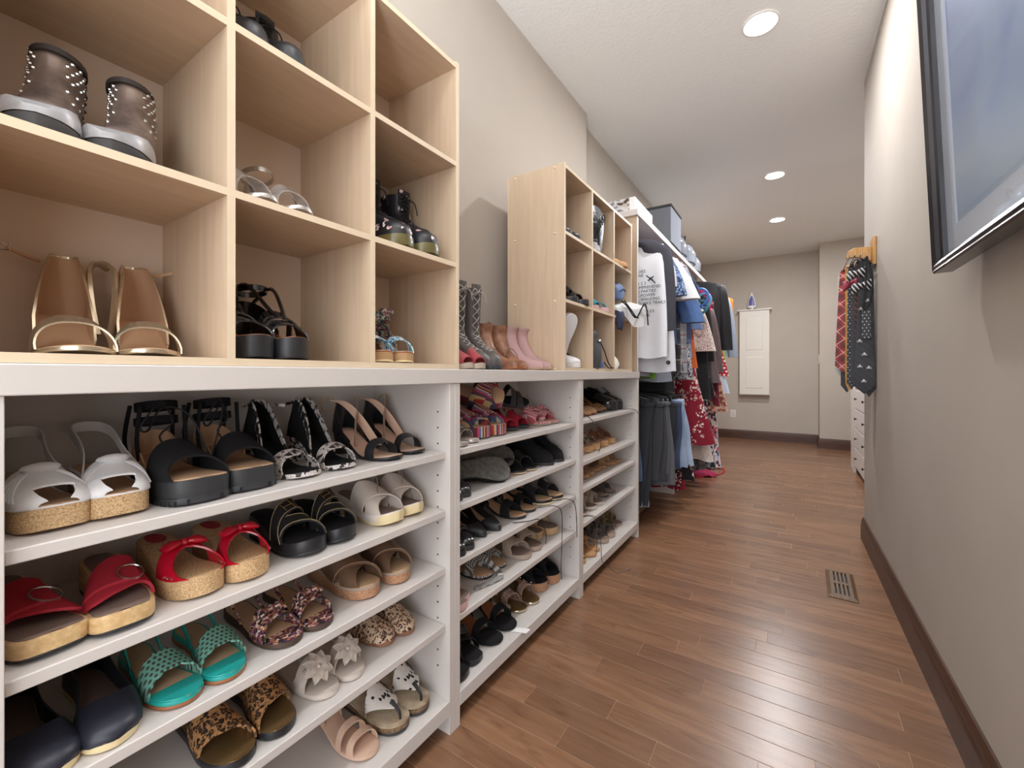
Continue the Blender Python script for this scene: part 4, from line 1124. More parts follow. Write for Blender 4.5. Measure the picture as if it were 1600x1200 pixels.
# top shelf
pair(strappy, 'silver flat sandal at left end of the middle cabinet top shelf', [(-.822, .998), (-.838, 1.085)], Z[0], 0, mat=SILV, ins=BEI, W=.066, H=.012, P=.009, bands=[((.62, .64, .66), (.70, .72, .76), .9), ((.74, .72, .70), (.80, .80, .80), .85)])
def striped_wedge(lab, side):
    S = Last(H=.066, P=.038, W=.080, side=side, kind='wedge', toe='square', spring=.003)
    r = shoe('striped_wedge', lab, 'sandal', S, [('platform', STRP, .05, 1, 0), ('outsole', RUB, 0, .05, 0)], TAN, ins_inset=.003)
    S.patch(lerp3((.50, .58, .70)), lerp3((.76, .76, .88)), n=16, m=3, kz=1.0, th=.003).build('strap', STRP, r)
    S.patch(lerp3((.72, .56, .46)), lerp3((.90, .76, .68)), n=16, m=3, kz=1.06, lift=.005, th=.003).build('strap', STRP, r)
    return r
r = striped_wedge('striped canvas wedge standing upright on its heel beside the cabinet side', 1); r.location = (-.93, 1.055, Z[0]+.065); r.rotation_euler = (0, PI/2, -PI/2+.2)
r.rotation_euler = (1.15, 0, -PI/2); r.location = (-.96, 1.06, Z[0]+.118)
r = striped_wedge('striped canvas wedge sandal, left one of the two standing flat', 1); put(r, -.868, 1.165, Z[0], 4)
r = striped_wedge('striped canvas wedge sandal, right one of the two beside red mule', -1); put(r, -.862, 1.262, Z[0], 0)
r = striped_wedge('striped canvas wedge tilted on top of the pile behind the others', 1); r.rotation_euler = (-.25, .9, -PI/2+.5); r.location = (-1.02, 1.27, Z[0]+.125)
def red_mule(lab, side):
    return strappy(lab, side, mat=RED, ins=BLKS, sole=RUB, W=.076, H=.05, P=.010, kind='heel', heel=dict(mat=BLK, t=.22, sc=.8), bands=[((.62, .60, .62), (.90, .86, .90), 1.05)], back=False, ankle=.075, bk=RED, name='red_peep_sandal')
pair(red_mule, 'red suede peep-toe sandal on the middle cabinet top shelf', [(-.885, 1.378), (-.888, 1.478)], Z[0], -3)
r = strappy('dark strappy sandal with red straps thrown on top of the pile', 1, mat=BLK, ins=BLKS, sole=BLK, W=.078, H=.03, bands=[((.72, .70, .72), (.86, .8, .86)), ((.5, .55, .6), (.6, .65, .7), 1.1)], ankle=.06, bk=M('brick_leather', (160, 66, 62), .5), name='dark_red_sandal')
r.rotation_euler = (-.15, .55, -PI/2+.9); r.location = (-.985, 1.42, Z[0]+.108)
pair(strappy, 'red gingham slide with a knotted strap on the middle cabinet top shelf', [(-.868, 1.61), (-.868, 1.70)], Z[0], -2, mat=GINGR, ins=NUDE, sole=TAUPE, W=.080, H=.014, P=.012, bands=[((.56, .62, .68), (.82, .80, .82), 1.0), ((.70, .60, .54), (.78, .70, .64), 1.12, .006)], name='gingham_slide', layers=[('sole', TAUPE, 0, .5, 0), ('rand', GINGR, .5, 1, 0)])

# second shelf
pair(ballet, 'black patent loafer at left end of the middle cabinet second shelf', [(-.832, .985), (-.84, 1.048)], Z[1], 0, mat=BLKP, sole=RUB, W=.062, name='patent_loafer', bowm=BLKP, k=1., vt=.5)
for i, (x, y, s_, rz, rx, lb) in enumerate(((-.905, 1.175, 1, .35, .55, 'black shoe tipped over showing its worn grey sole, front one'), (-.965, 1.31, -1, .2, .62, 'black shoe tipped over showing its worn grey sole, rear one'))):
    r = ballet(lb, s_, mat=BLKS, sole=SOLEG, W=.092, name='tipped_shoe', k=.8, vt=.5, H=.012, P=.010)
    r.rotation_euler = (0, 0, 0)
    m = Matrix.Rotation(-PI/2+rz, 4, 'Z') @ Matrix.Rotation(1.02, 4, 'Y')
    m = Matrix.Rotation(-PI/2+.55-.2*i, 4, 'Z') @ Matrix.Rotation(-1.15, 4, 'Y')
    m = Matrix.Rotation(PI*.62, 4, 'Z') @ Matrix.Rotation(1.05, 4, 'Y')
    n = Vector((.72, -.30, .55)).normalized(); d = Vector((.30, .90, -.10+.15*i)); d = (d-n*d.dot(n)).normalized(); xx = d.cross(-n)
    m = Matrix((xx, d, -n)).transposed().to_4x4()
    r.matrix_world = Matrix.Translation((x, y, Z[1]+.055)) @ m
pair(strappy, 'black slide with tan edge, middle cabinet second shelf', [(-.856, 1.382), (-.85, 1.47)], Z[1], -8, mat=BLK, ins=BLKS, sole=M('pale_edge', (190, 164, 136), .6), W=.084, H=.014, P=.012, bands=[((.52, .56, .60), (.82, .76, .84), .95)], back=False, name='black_slide', layers=[('outsole', M('pale_edge'), 0, .5, 0), ('footbed', BLK, .5, 1, 0)])
def peep_boot(lab, side):
    return lace_boot(lab, side, mat=BLKS, sole=RUB, H=.115, W=.080, shaft=(.05, .034), name='suede_bootie', P=.010, Hh=.02, sp=.003)
pair(peep_boot, 'black suede lace-up bootie, right end of the middle cabinet second shelf', [(-.842, 1.588), (-.838, 1.69)], Z[1], -4)

# third shelf
pair(ballet, 'black patent peep flat with bow, left end of middle cabinet third shelf', [(-.818, .982), (-.825, 1.046)], Z[2], 0, mat=BLKP, sole=RUB, W=.064, bowm=BLKP, name='patent_flat', H=.018, P=.014)
pair(ballet, 'plain black pointed pump on the middle cabinet third shelf', [(-.852, 1.135), (-.842, 1.222)], Z[2], -4, mat=BLK, sole=BLK, ins=TAN, W=.080, H=.055, P=.006, toe='pointed', kind='heel', heel=dict(mat=BLK, t=.16, sc=.5), name='pointed_pump', hi=.05, vt=.66)
def blk_strap(lab, side):
    return strappy(lab, side, mat=BLKS, ins=TAN, sole=BLK, W=.084, H=.05, P=.008, kind='heel', heel=dict(mat=BLK, t=.2, sc=.6), bands=[((.64, .64, .66), (.84, .78, .84), 1.0)], ankle=.07, name='black_strap_heel')
pair(blk_strap, 'black suede heeled sandal with tan insole, middle cabinet third shelf', [(-.842, 1.365), (-.85, 1.465)], Z[2], -3)
pair(strappy, 'black slide with large silver buckle, right end of middle cabinet third shelf', [(-.842, 1.572), (-.832, 1.668)], Z[2], -4, mat=BLK, ins=TAN, sole=CREAMS, W=.086, H=.022, P=.018, bands=[((.52, .54, .52), (.82, .74, .82), 1.0)], back=False, buck=True, name='buckle_slide', layers=[('outsole', CREAMS, 0, .35, 0), ('midsole', BLK, .35, 1, 0)])
# black cords hanging over the shelf edge
def cord(name, label, pts, mat=LBLK, rad=.0016):
    o = MB().tube(pts, rad, 5, 4).build(name, mat); return tag(o, label, 'shoelace')
cord('shoelace', 'black cord drooping from the pump over the third shelf edge', [(-.85, 1.30, Z[2]+.003), (-.812, 1.345, Z[2]+.003), (-.797, 1.40, Z[2]-.004), (-.792, 1.44, Z[2]-.06), (-.80, 1.455, Z[2]-.115)])
cord('shoelace', 'long black cord dangling from the strap heel past two shelf edges', [(-.86, 1.50, Z[2]+.004), (-.815, 1.55, Z[2]+.006), (-.793, 1.575, Z[2]-.02), (-.79, 1.575, Z[2]-.12), (-.792, 1.57, Z[2]-.25), (-.794, 1.58, Z[2]-.30)])
cord('shoelace', 'doubled black cord hanging in front of the tan cork wedge', [(-.86, 1.60, Z[2]+.004), (-.812, 1.66, Z[2]+.008), (-.792, 1.70, Z[2]-.02), (-.79, 1.715, Z[2]-.10), (-.795, 1.73, Z[2]-.175), (-.79, 1.715, Z[2]-.08)])

# fourth shelf
pair(strappy, 'pale pink block sandal at left end of middle cabinet fourth shelf', [(-.815, .978), (-.838, 1.032)], Z[3], (0, 10), mat=PINK, ins=GREYF, W=.064, H=.04, P=.02, toe='square', bands=[((.62, .60, .62), (.84, .78, .84), 1.0)], back=False, name='pink_mule')
def ging_sandal(lab, side):
    r = strappy(lab, side, mat=GING, ins=TAN, sole=BLK, W=.084, H=.014, P=.010, bands=[((.58, .64, .70), (.84, .80, .84), 1.0)], back=False, name='gingham_sandal', layers=[('sole', BLK, 0, .5, 0), ('rand', GING, .5, 1, 0)])
    S = Last(H=.014, P=.010, W=.084, side=side)
    bow(r, S, .66, GING, .036, 1.0, .008)
    if side > 0:
        path = [(-.018, .03, .05), (-.030, .075, .046), (-.040, .115, .022), (-.040, .140, .005), (-.020, .150, .003), (.02, .146, .003), (.06, .138, .003), (.085, .132, .003)]
        q = MB().tube(path, .001, 4, 4); cs = [sum((Vector(q.v[i*4+k]) for k in range(4)), Vector())/4 for i in range(len(q.v)//4)]; n = len(cs)
        def P(i, j, l):
            t = (cs[min(i+1, n-1)]-cs[max(i-1, 0)]).normalized(); f = i/(n-1); N = Vector((0, .85*(1-sst(.35, .6, f)), .5+.5*f)).normalized(); wd = t.cross(N).normalized()
            return cs[i]+wd*(j-.5)*.024+Vector((0, 0, .0006 if l else .0026))
        MB().shell(n-1, 1, P).build('loose_tie', GING, r)
    else:
        S.counter(.4, lerp3q((.0, .05)), lerp3q((.014, .064)), n=20).build('back_strap', GING, r)
    return r
pair(ging_sandal, 'black and white gingham sandal with tie on middle cabinet fourth shelf', [(-.872, 1.185), (-.875, 1.292)], Z[3], (-4, 0))
pair(strappy, 'taupe strappy flat sandal on middle cabinet fourth shelf', [(-.838, 1.392), (-.842, 1.495)], Z[3], -6, mat=TAUPE, ins=GREYF, sole=TAUPE, W=.084, H=.020, P=.016, bands=[((.60, .62, .70), (.68, .70, .80), 1.0), ((.80, .72, .66), (.88, .80, .74), 1.0, .004), ((.44, .52, .62), (.52, .60, .70), 1.05, .003)])
pair(strappy, 'tan cork wedge at right end of middle cabinet fourth shelf', [(-.895, 1.585), (-.868, 1.688)], Z[3], 0, mat=M('sand_leather', (206, 178, 140), .5), ins=GREYF, W=.084, H=.048, P=.028, bands=[((.62, .58, .52), (.72, .70, .66), 1.0)], back=False, name='cork_wedge', layers=[('cork_sole', CORK, 0, .85, 0), ('rim', M('sand_leather'), .85, 1, .0008)])

# bottom shelf
def flower_patent(lab, side):
    r = strappy(lab, side, mat=BLKP, ins=BLKS, sole=BLK, W=.072, H=.05, P=.018, kind='heel', toe='square', heel=dict(mat=BLK, t=.24, sc=.9), th=.018, bands=[((.60, .62, .72), (.70, .72, .84), 1.), ((.76, .68, .60), (.86, .78, .70), 1., .003)], ankle=.08, name='patent_sandal')
    S = Last(H=.05, P=.018, W=.072, side=side, kind='heel')
    mb = MB()
    for i in range(4):
        rad = .019-.004*i; mb.tube([S.U(.66, .5, .008+.004*i)+Vector((rad*math.cos(a), rad*.8*math.sin(a), .002*math.sin(3*a))) for a in [2*PI*k/9 for k in range(9)]], .005, 6, 2, True)
    mb.build('rosette', BLKP, r); return r
pair(flower_patent, 'black patent sandal with rosette at left end of middle bottom shelf', [(-.815, .985), (-.825, 1.075)], Z[0]*0+.096, (2, -4))
def blk_band(lab, side):
    r = strappy(lab, side, mat=BLKS, ins=BLKS, sole=BLK, W=.090, H=.055, P=.010, kind='heel', heel=dict(mat=BLK, t=.22, sc=.8), bands=[((.64, .64, .64), (.78, .74, .78), 1.0)], ankle=.075, name='black_band_sandal', layers=[('sole', BLKS, 0, 1, 0)])
    S = Last(H=.055, P=.010, W=.090, side=side, kind='heel', spring=.004)
    S.slab(lambda t: S.zt(t)+.001, lambda t: S.zt(t)+.0026, inset=.004, t0=0, t1=.62, e=.0006).build('heel_lining', COGN, r)
    return r
pair(blk_band, 'black suede sandal with cognac heel lining on middle bottom shelf', [(-.826, 1.180), (-.83, 1.288)], .096, -5)
r = strappy('white and black banded sandal behind the black suede pair', 1, mat=WHT, ins=BEI, sole=BLK, W=.08, H=.03, bands=[((.40, .42, .44), (.52, .54, .56), 1.15), ((.56, .58, .6), (.62, .64, .66), 1.18, .004)], name='white_band_sandal')
put(r, -.905, 1.348, .096, -10)
def glit(lab, side):
    return strappy(lab, side, mat=GLIT, ins=BRZI, sole=GOLD, W=.080, H=.06, P=.008, kind='heel', heel=dict(mat=GOLD, t=.17, sc=.5), bands=[((.64, .64, .64), (.78, .74, .78), 1.05)], ankle=.08, bk=M('rose_gold', (206, 170, 146), .3, metal=.7), name='glitter_sandal')
pair(glit, 'rose-gold glitter heeled sandal on the middle bottom shelf', [(-.858, 1.392), (-.845, 1.482)], .096, (-8, -8))
def stud_clog(lab, side):
    S = Last(H=.07, P=.036, W=.086, side=side, kind='wedge', spring=.005)
    r = shoe('studded_clog', lab, 'clog', S, [('cork_sole', M('cork_fine'), 0, .95, 0), ('footbed', BLK, .95, 1, 0)], BLKS, ins_inset=.003)
    S.patch(lambda p: .54, lambda p: .74+.16*abs(2*p-1), n=18, m=4, kz=1.0, th=.003).build('upper', BLKS, r)
    ringband((0, S.y(.17), S.zt(0)+.05), .032, .045, .012, .3).build('ankle_strap', BLKS, r)
    mb = MB()
    for sg in (.03, .97):
        for i in range(4): mb.ball(S.U(.60+.075*i, sg, .003), .0028, 6, 4)
    mb.build('studs', STEEL, r, kind='stuff'); return r
pair(stud_clog, 'black studded clog with thick cork sole, right end of middle bottom shelf', [(-.868, 1.575), (-.855, 1.678)], .096, -6)
o = MB().shell(4, 4, lambda i, j, l: Vector((-.835+.05*i/4, 1.262+.03*j/4+.006*i, .0972+.0015*math.sin(i)-(.0006 if l else 0)))).build('paper_tag', M('paper', (232, 230, 228), .8))
tag(o, 'small white paper tag lying on the middle bottom shelf', 'tag')

# ------------------------------------------------------------------ farthest cabinet
Z = SHELF_Z[2]; M3 = 'farthest cabinet'
pair(strappy, 'plum strappy sandal, left end of farthest cabinet top shelf', [(-.845, 1.872), (-.852, 1.945)], Z[0], 0, mat=PURP, ins=GREYF, W=.066, bands=[((.62, .64, .66), (.72, .74, .78), 1.0), ((.78, .74, .70), (.86, .82, .80), .9)])
pair(ballet, 'tan pointed pump, farthest cabinet top shelf', [(-.868, 2.055), (-.872, 2.150)], Z[0], 0, mat=M('camel_leather', (190, 150, 112), .5), sole=COGN, ins=TAN, W=.078, H=.06, P=.008, kind='heel', heel=dict(mat=COGN, t=.18, sc=.5), name='tan_pump', hi=.05, vt=.64)
pair(ballet, 'leopard-print pump, farthest cabinet top shelf', [(-.88, 2.245), (-.884, 2.330)], Z[0], 0, mat=LEO, sole=BLK, ins=TAN, W=.072, H=.065, P=.01, kind='heel', heel=dict(mat=LEO, t=.18, sc=.5), name='leopard_pump', hi=.055, vt=.6)
def oxford(lab, side):
    r = ballet(lab, side, mat=BLKP, sole=BLK, ins=BLKS, W=.092, H=.07, P=.04, kind='wedge', name='platform_oxford', hi=.06, vt=.44, k=1.05)
    S = Last(H=.07, P=.04, W=.092, side=side, k=1.05); laces(r, S, (.46, .51, .56, .61, .66), LBLK, .0016, p=.08, lift=.006)
    return r
pair(oxford, 'black patent platform lace-up, right end of farthest cabinet top shelf', [(-.868, 2.435), (-.866, 2.545)], Z[0], -2)
cord('shoelace', 'dark lace curling over the farthest cabinet top shelf', [(-.86, 1.84, Z[0]+.05), (-.812, 1.90, Z[0]+.01), (-.794, 1.96, Z[0]-.05), (-.79, 2.0, Z[0]-.13), (-.80, 1.99, Z[0]-.17)], M('brown_lace', (70, 48, 40), .8), .0018)
cord('shoelace', 'thin lace hanging at right end of farthest cabinet top shelf', [(-.85, 2.50, Z[0]+.004), (-.81, 2.54, Z[0]+.005), (-.792, 2.575, Z[0]-.008), (-.79, 2.60, Z[0]-.03)])
for i, (y, mt, lb) in enumerate(((1.885, BEI, 'beige'), (1.975, BEI, 'beige'), (2.085, M('mushroom_floral', rough=.7, pat=p_cells([(150, 130, 110), (196, 180, 160), (96, 84, 70)], 90)), 'mushroom print'), (2.195, M('mushroom_floral'), 'mushroom print'), (2.31, M('brown_smooth', (128, 84, 62), .4), 'brown'), (2.43, M('brown_smooth'), 'brown'))):
    r = strappy(('left ' if i % 2 == 0 else 'right ')+lb+' peep-toe cork wedge on the farthest cabinet second shelf', 1 if i % 2 == 0 else -1, mat=mt, ins=TAN, W=.088, H=.05, P=.03, bands=[((.50, .56, .60), (.84, .76, .80), 1.0)], back=i < 2, name='cork_wedge', layers=[('cork_sole', M('pale_cork', rough=.7, pat=p_noise((186, 140, 96), (212, 170, 124), 150.)), 0, 1, 0)])
    put(r, -.872, y, Z[1], 0)
pair(strappy, 'bright pink strappy sandal, left end of farthest cabinet third shelf', [(-.85, 1.872), (-.868, 1.950)], Z[2], 0, mat=PINKD, ins=PINKD, W=.07, bands=[((.60, .66, .72), (.68, .74, .80), 1.), ((.78, .70, .62), (.84, .78, .70), 1., .003)])
pair(strappy, 'tan sandal with pink striped strap, farthest cabinet third shelf', [(-.872, 2.04), (-.878, 2.13)], Z[2], 0, mat=M('pink_stripe', rough=.7, pat=p_stripe([(196, 70, 100), (226, 190, 190), (150, 40, 70), (210, 150, 150)], 60)), ins=TAN, sole=TANS, W=.078, H=.025, P=.016, bands=[((.58, .62, .66), (.78, .76, .80), 1.)])
pair(strappy, 'gold flat sandal, farthest cabinet third shelf', [(-.884, 2.225), (-.884, 2.315)], Z[2], 0, mat=M('antique_gold', (150, 130, 96), .35, metal=.6), ins=TAN, sole=TANS, W=.078, bands=[((.62, .66, .70), (.74, .76, .80), 1.)])
pair(strappy, 'camel suede slide, right end of farthest cabinet third shelf', [(-.868, 2.42), (-.868, 2.515)], Z[2], -2, mat=M('camel_leather'), ins=TAN, sole=TANS, W=.08, H=.03, P=.014, bands=[((.50, .54, .58), (.80, .76, .80), 1.)], back=False, name='suede_slide')
for i, (y, lb) in enumerate(((1.872, 'pale grey slide with crossing bands, first from left'), (1.965, 'pale grey slide with crossing bands, second from left'))):
    put(strappy(lb+' on fourth shelf', 1-2*(i % 2), mat=WARMG, ins=GREYF, sole=BEI, W=.084, H=.02, P=.016, bands=[((.46, .58, .68), (.72, .76, .86), 1.), ((.68, .58, .46), (.86, .76, .72), 1.05, .005)], back=False, name='cross_slide'), -.84, y, Z[3], 0)
pair(strappy, 'light taupe slotted sandal, farthest cabinet fourth shelf', [(-.845, 2.07), (-.842, 2.17)], Z[3], -3, mat=M('light_taupe', (186, 172, 158), .6), ins=GREYF, sole=BEI, W=.084, H=.022, P=.016, bands=[((.50, .52, .56), (.58, .60, .64), 1.), ((.60, .62, .66), (.68, .70, .74), 1.), ((.70, .72, .76), (.78, .80, .84), 1.)], back=False)
pair(strappy, 'dark grey buckled slide, right end of farthest cabinet fourth shelf', [(-.875, 2.32), (-.87, 2.43)], Z[3], 0, mat=M('slate_leather', (92, 86, 84), .5), ins=TAUPE, sole=GREYB, W=.084, bands=[((.50, .56, .62), (.82, .76, .82), 1.)], back=False, buck=True)
pair(strappy, 'mustard yellow flat shoe at left end of farthest bottom shelf', [(-.83, 1.852), (-.835, 1.925)], .096, 0, mat=MUST, ins=MUST, W=.066, bands=[((.60, .62, .60), (.97, .95, .97), .9)], back=False, name='mustard_flat')
pair(strappy, 'tan thong sandal on farthest bottom shelf', [(-.822, 2.01), (-.832, 2.092)], .096, 0, mat=TANS, ins=M('honey_leather', (190, 146, 100), .5), sole=TANS, W=.076, bands=[((.54, .66, .80), (.60, .72, .84), 1.), ((.80, .66, .54), (.84, .72, .60), 1., .003)])
def sport_grey(lab, side):
    return strappy(lab, side, mat=M('slate_leather'), ins=GREYF, sole=TAUPE, W=.088, H=.03, P=.022, bands=[((.66, .70, .76), (.74, .78, .86), 1.), ((.84, .76, .68), (.90, .82, .76), .95, .003), ((.46, .52, .58), (.54, .60, .66), 1.08)], ankle=.055, name='sport_sandal')
pair(sport_grey, 'grey and black sport sandal on farthest bottom shelf', [(-.835, 2.205), (-.832, 2.318)], .096, (-10, -8))
pair(strappy, 'antique gold slide, right end of farthest bottom shelf', [(-.87, 2.425), (-.862, 2.528)], .096, -2, mat=M('antique_gold'), ins=GREYF, sole=TAUPE, W=.084, bands=[((.52, .56, .60), (.62, .66, .70), 1.), ((.66, .70, .74), (.76, .78, .82), 1.)], back=False)
cord('shoelace', 'dark cords looping down in front of farthest bottom shelf', [(-.86, 1.85, Z[3]+.02), (-.81, 1.95, Z[3]+.01), (-.792, 2.0, Z[3]-.05), (-.788, 1.99, Z[3]-.14), (-.79, 2.0, .16), (-.785, 2.0, .09), (-.77, 2.05, .045), (-.74, 2.10, .0025), (-.70, 2.18, .0022)], M('grey_lace', (66, 64, 66), .8), .0016)
cord('shoelace', 'second dark cord hanging beside the looping one', [(-.86, 1.88, Z[3]+.015), (-.812, 1.93, Z[3]+.012), (-.796, 1.96, Z[3]-.03), (-.79, 1.945, Z[3]-.10), (-.795, 1.95, .14)], M('grey_lace'), .0014)

# ------------------------------------------------------------------ farther cube shelf contents: cells start at Y 1.63, 1.924, 2.218
pair(ballet, 'black slipper sole-up in the upper left cell of farther cubby', [(-.815, 1.70), (-.812, 1.805)], 1.61, -4, mat=BLK, sole=RUB, W=.088, name='black_slipper', P=.018, H=.022, hi=.05)
pair(ballet, 'tan suede slipper sticking out of upper right farther cubby cell', [(-.80, 2.29), (-.785, 2.385)], 1.61, -6, mat=M('caramel_suede', (196, 152, 110), .85), sole=M('caramel_suede'), ins=BEI, W=.090, name='suede_slipper')
def pouch(name, lab, mat, rings, loc, rz=0., extra=None, cat='bag'):
    r = thing(name, lab, cat, loc, rz)
    rr = []
    for z, hx, hy, cx, cy in rings: rr.append([(cx+hx*math.copysign(abs(math.cos(a))**.6, math.cos(a)), cy+hy*math.copysign(abs(math.sin(a))**.6, math.sin(a)), z+.006*math.sin(3*a)) for a in [2*PI*k/24 for k in range(24)]])
    MB().loft(rr).build('body', mat, r, sharp=60)
    return r
def p_bw(nt):
    n = nd(nt, 'ShaderNodeTexNoise', {0: distorted(nt, .1, 12), 'Scale': 16., 'Detail': 2.})
    return ramp(nt, n.outputs[0], [(0, (40, 42, 48)), (.45, (120, 124, 130)), (.52, (30, 30, 34)), (.62, (214, 216, 220))], 'CONSTANT')
BW = M('black_white_vinyl', rough=.35, pat=p_bw)
def lettering(name, txt, mat, parent, size, m, ext=.0004):
    c = D.curves.new(name, 'FONT'); c.body = txt; c.size = size; c.extrude = ext; c.align_x = 'LEFT'; c.resolution_u = 2
    tmp = D.objects.new('tmp', c); COL.objects.link(tmp); dg = bpy.context.evaluated_depsgraph_get()
    me = D.meshes.new_from_object(tmp.evaluated_get(dg)); D.objects.remove(tmp); D.curves.remove(c)
    me.materials.clear(); me.materials.append(mat); me.name = name
    o = D.objects.new(name, me); COL.objects.link(o); o.parent = parent; o.matrix_local = m; return o
r = pouch('printed_bag', 'black and white printed bag in upper middle farther cubby cell', BW, [(0, .07, .05, 0, 0), (.05, .075, .06, 0, 0), (.12, .07, .07, .01, .0), (.19, .05, .08, .02, .01), (.235, .02, .06, .03, .02)], (-.872, 2.012, 1.611))
MB().tube([(.085, -.05, .02), (.078, -.03, .10), (.07, .04, .16), (.045, .09, .20), (.03, .06, .24)], .005, 6, 4).build('zip_edge', LBLK, r)
lettering('lettering', 'SWO', LBLK, r, .055, Matrix.Translation((.084, -.045, .085)) @ Matrix.Rotation(PI/2, 4, 'Z') @ Matrix.Rotation(PI/2, 4, 'X') @ Matrix.Rotation(.75, 4, 'Z'), .002)
# middle row
pair(strappy, 'black strappy platform sandal lying in middle left farther cubby cell', [(-.80, 1.735), (-.79, 1.845)], 1.323, (-6, -10), mat=M('charcoal_leather', (48, 49, 56), .4), ins=COGN, sole=M('charcoal_leather'), W=.088, H=.05, P=.022, bands=[((.62, .66, .7), (.76, .78, .84), 1.), ((.40, .46, .52), (.52, .58, .64), 1.1, .003)], ankle=.07, buck=True, name='black_strap_sandal')
pair(strappy, 'turquoise and pink sandal in the central farther cubby cell', [(-.815, 2.02), (-.80, 2.13)], 1.323, (-4, -12), mat=M('turquoise', (70, 160, 178), .5), ins=PINK, sole=PINK, W=.086, H=.03, P=.022, bands=[((.54, .60, .66), (.66, .70, .76), 1.1), ((.80, .72, .62), (.88, .8, .72), 1., .003)], name='turquoise_sandal')
TOTE = M('white_vinyl_tote', (224, 226, 228), .3)
r = thing('white_tote_bag', 'white tote with black piping spilling out of middle right farther cubby cell', 'bag', (-.86, 2.345, 1.3245))
def sec(y, xb, xf, zt, zf, zb): return [(xb, y, zt-.02), (xf-.02, y, zt), (xf, y+.01, zf), (xf-.005, y, zb), (xf-.035, y, max(zb, .001)), (xb, y, .001)]
MB().loft([sec(-.105, -.08, .07, .046, .04, .012), sec(-.03, -.10, .09, .075, .05, .0), sec(.05, -.09, .11, .088, .045, -.052), sec(.125, -.02, .13, .085, .06, -.048), sec(.158, .06, .145, .078, .06, -.034)]).build('body', TOTE, r, sharp=25)
MB().tube([(.075, -.06, .082), (.10, -.035, .05), (.118, .02, .002), (.128, .055, .006), (.14, .10, .06), (.148, .125, .082), (.152, .15, .05), (.155, .165, -.035)], .0042, 6, 4).build('black_strap', LBLK, r)
MB().tube([(.085, -.045, .084), (.11, .0, .035), (.125, .035, .0), (.132, .06, -.002)], .0038, 6, 4).build('black_strap', LBLK, r)
r = pouch('blue_pouch', 'slate blue rolled pouch on the white tote in farther cubby', M('slate_blue', (112, 130, 170), .6), [(0, .05, .04, 0, 0), (.03, .055, .055, 0, 0), (.06, .05, .055, 0, 0), (.085, .03, .035, 0, 0)], (-.87, 2.405, 1.443))
MB().tube([(.05, -.05, .03), (.055, 0, .05), (.05, .05, .045)], .003, 5, 3).build('dark_band', M('navy_cloth', (46, 52, 78), .7), r)
r = pouch('green_pouch', 'sea-green pouch standing at left in middle right farther cubby cell', M('sea_green', rough=.5, pat=p_noise((66, 176, 144), (140, 216, 190), 30.)), [(0, .05, .025, 0, 0), (.06, .05, .03, 0, 0), (.12, .04, .022, .0, .004), (.15, .02, .008, .0, .01)], (-.90, 2.265, 1.44))
r = pouch('navy_cloth', 'dark blue cloth end drooping below the white tote', M('navy_cloth'), [(-.085, .012, .02, 0, 0), (-.05, .02, .028, 0, 0), (-.01, .02, .025, 0, 0), (.01, .03, .03, -.02, 0)], (-.785, 2.262, 1.335), cat='cloth')
# bottom row
def sneaker(lab, side):
    S = Last(H=.03, P=.022, W=.088, side=side, kind='wedge', spring=.008)
    r = ballet(lab, side, mat=WHT, sole=WHT, ins=GREYF, W=.088, H=.03, P=.022, name='white_sneaker', hi=.06, vt=.46)
    S.patch(lambda p: .50, lambda p: .68, n=12, m=3, kz=1.08, lift=.004).build('black_saddle', BLK, r)
    laces(r, S, (.48, .53, .58, .63), LBLK, .0018, p=.09, lift=.008, kz=1.08); return r
r = sneaker('white sneaker with black saddle stood on its heel in lower left farther cell', 1)
r.matrix_world = Matrix.Translation((-.845, 1.725, 1.155)) @ Matrix.Rotation(-PI/2-.3, 4, 'Z') @ Matrix.Rotation(1.25, 4, 'X') 
r = sneaker('white sneaker with black saddle lying flat in lower left farther cell', -1); put(r, -.825, 1.835, 1.0345, -4)
r = pouch('dark_drawstring_bag', 'charcoal drawstring bag in the lower middle farther cubby cell', M('charcoal_cloth', (66, 66, 70), .8), [(0, .055, .042, 0, 0), (.05, .06, .05, 0, 0), (.11, .055, .045, 0, .0), (.14, .04, .035, -.005, .0), (.165, .045, .03, .0, .0), (.185, .03, .02, .0, .0)], (-.85, 1.99, 1.0355))
MB().tube([(.045, .03, .135), (.06, .05, .09), (.062, .10, .03), (.056, .17, .004), (.052, .20, .004), (.045, .15, .004), (.06, .05, .03)], .0028, 5, 4).build('drawstring', LBLK, r)
MB().ball((.048, .02, .135), .009, 8, 6).build('toggle', STEEL, r)
r = pouch('blue_cloth', 'folded royal blue cloth beside the charcoal bag in lower farther cell', M('royal_blue', (62, 96, 170), .7), [(0, .04, .04, 0, 0), (.02, .045, .045, 0, 0), (.035, .03, .03, 0, 0)], (-.87, 2.105, 1.0355), cat='cloth')
r = pouch('white_cloth', 'small crumpled white cloth in the lower right farther cell', M('white_cloth', (224, 220, 210), .8), [(0, .03, .03, 0, 0), (.02, .034, .034, .003, 0), (.045, .025, .028, 0, .004), (.065, .01, .012, 0, .004)], (-.83, 2.262, 1.0355), cat='cloth')
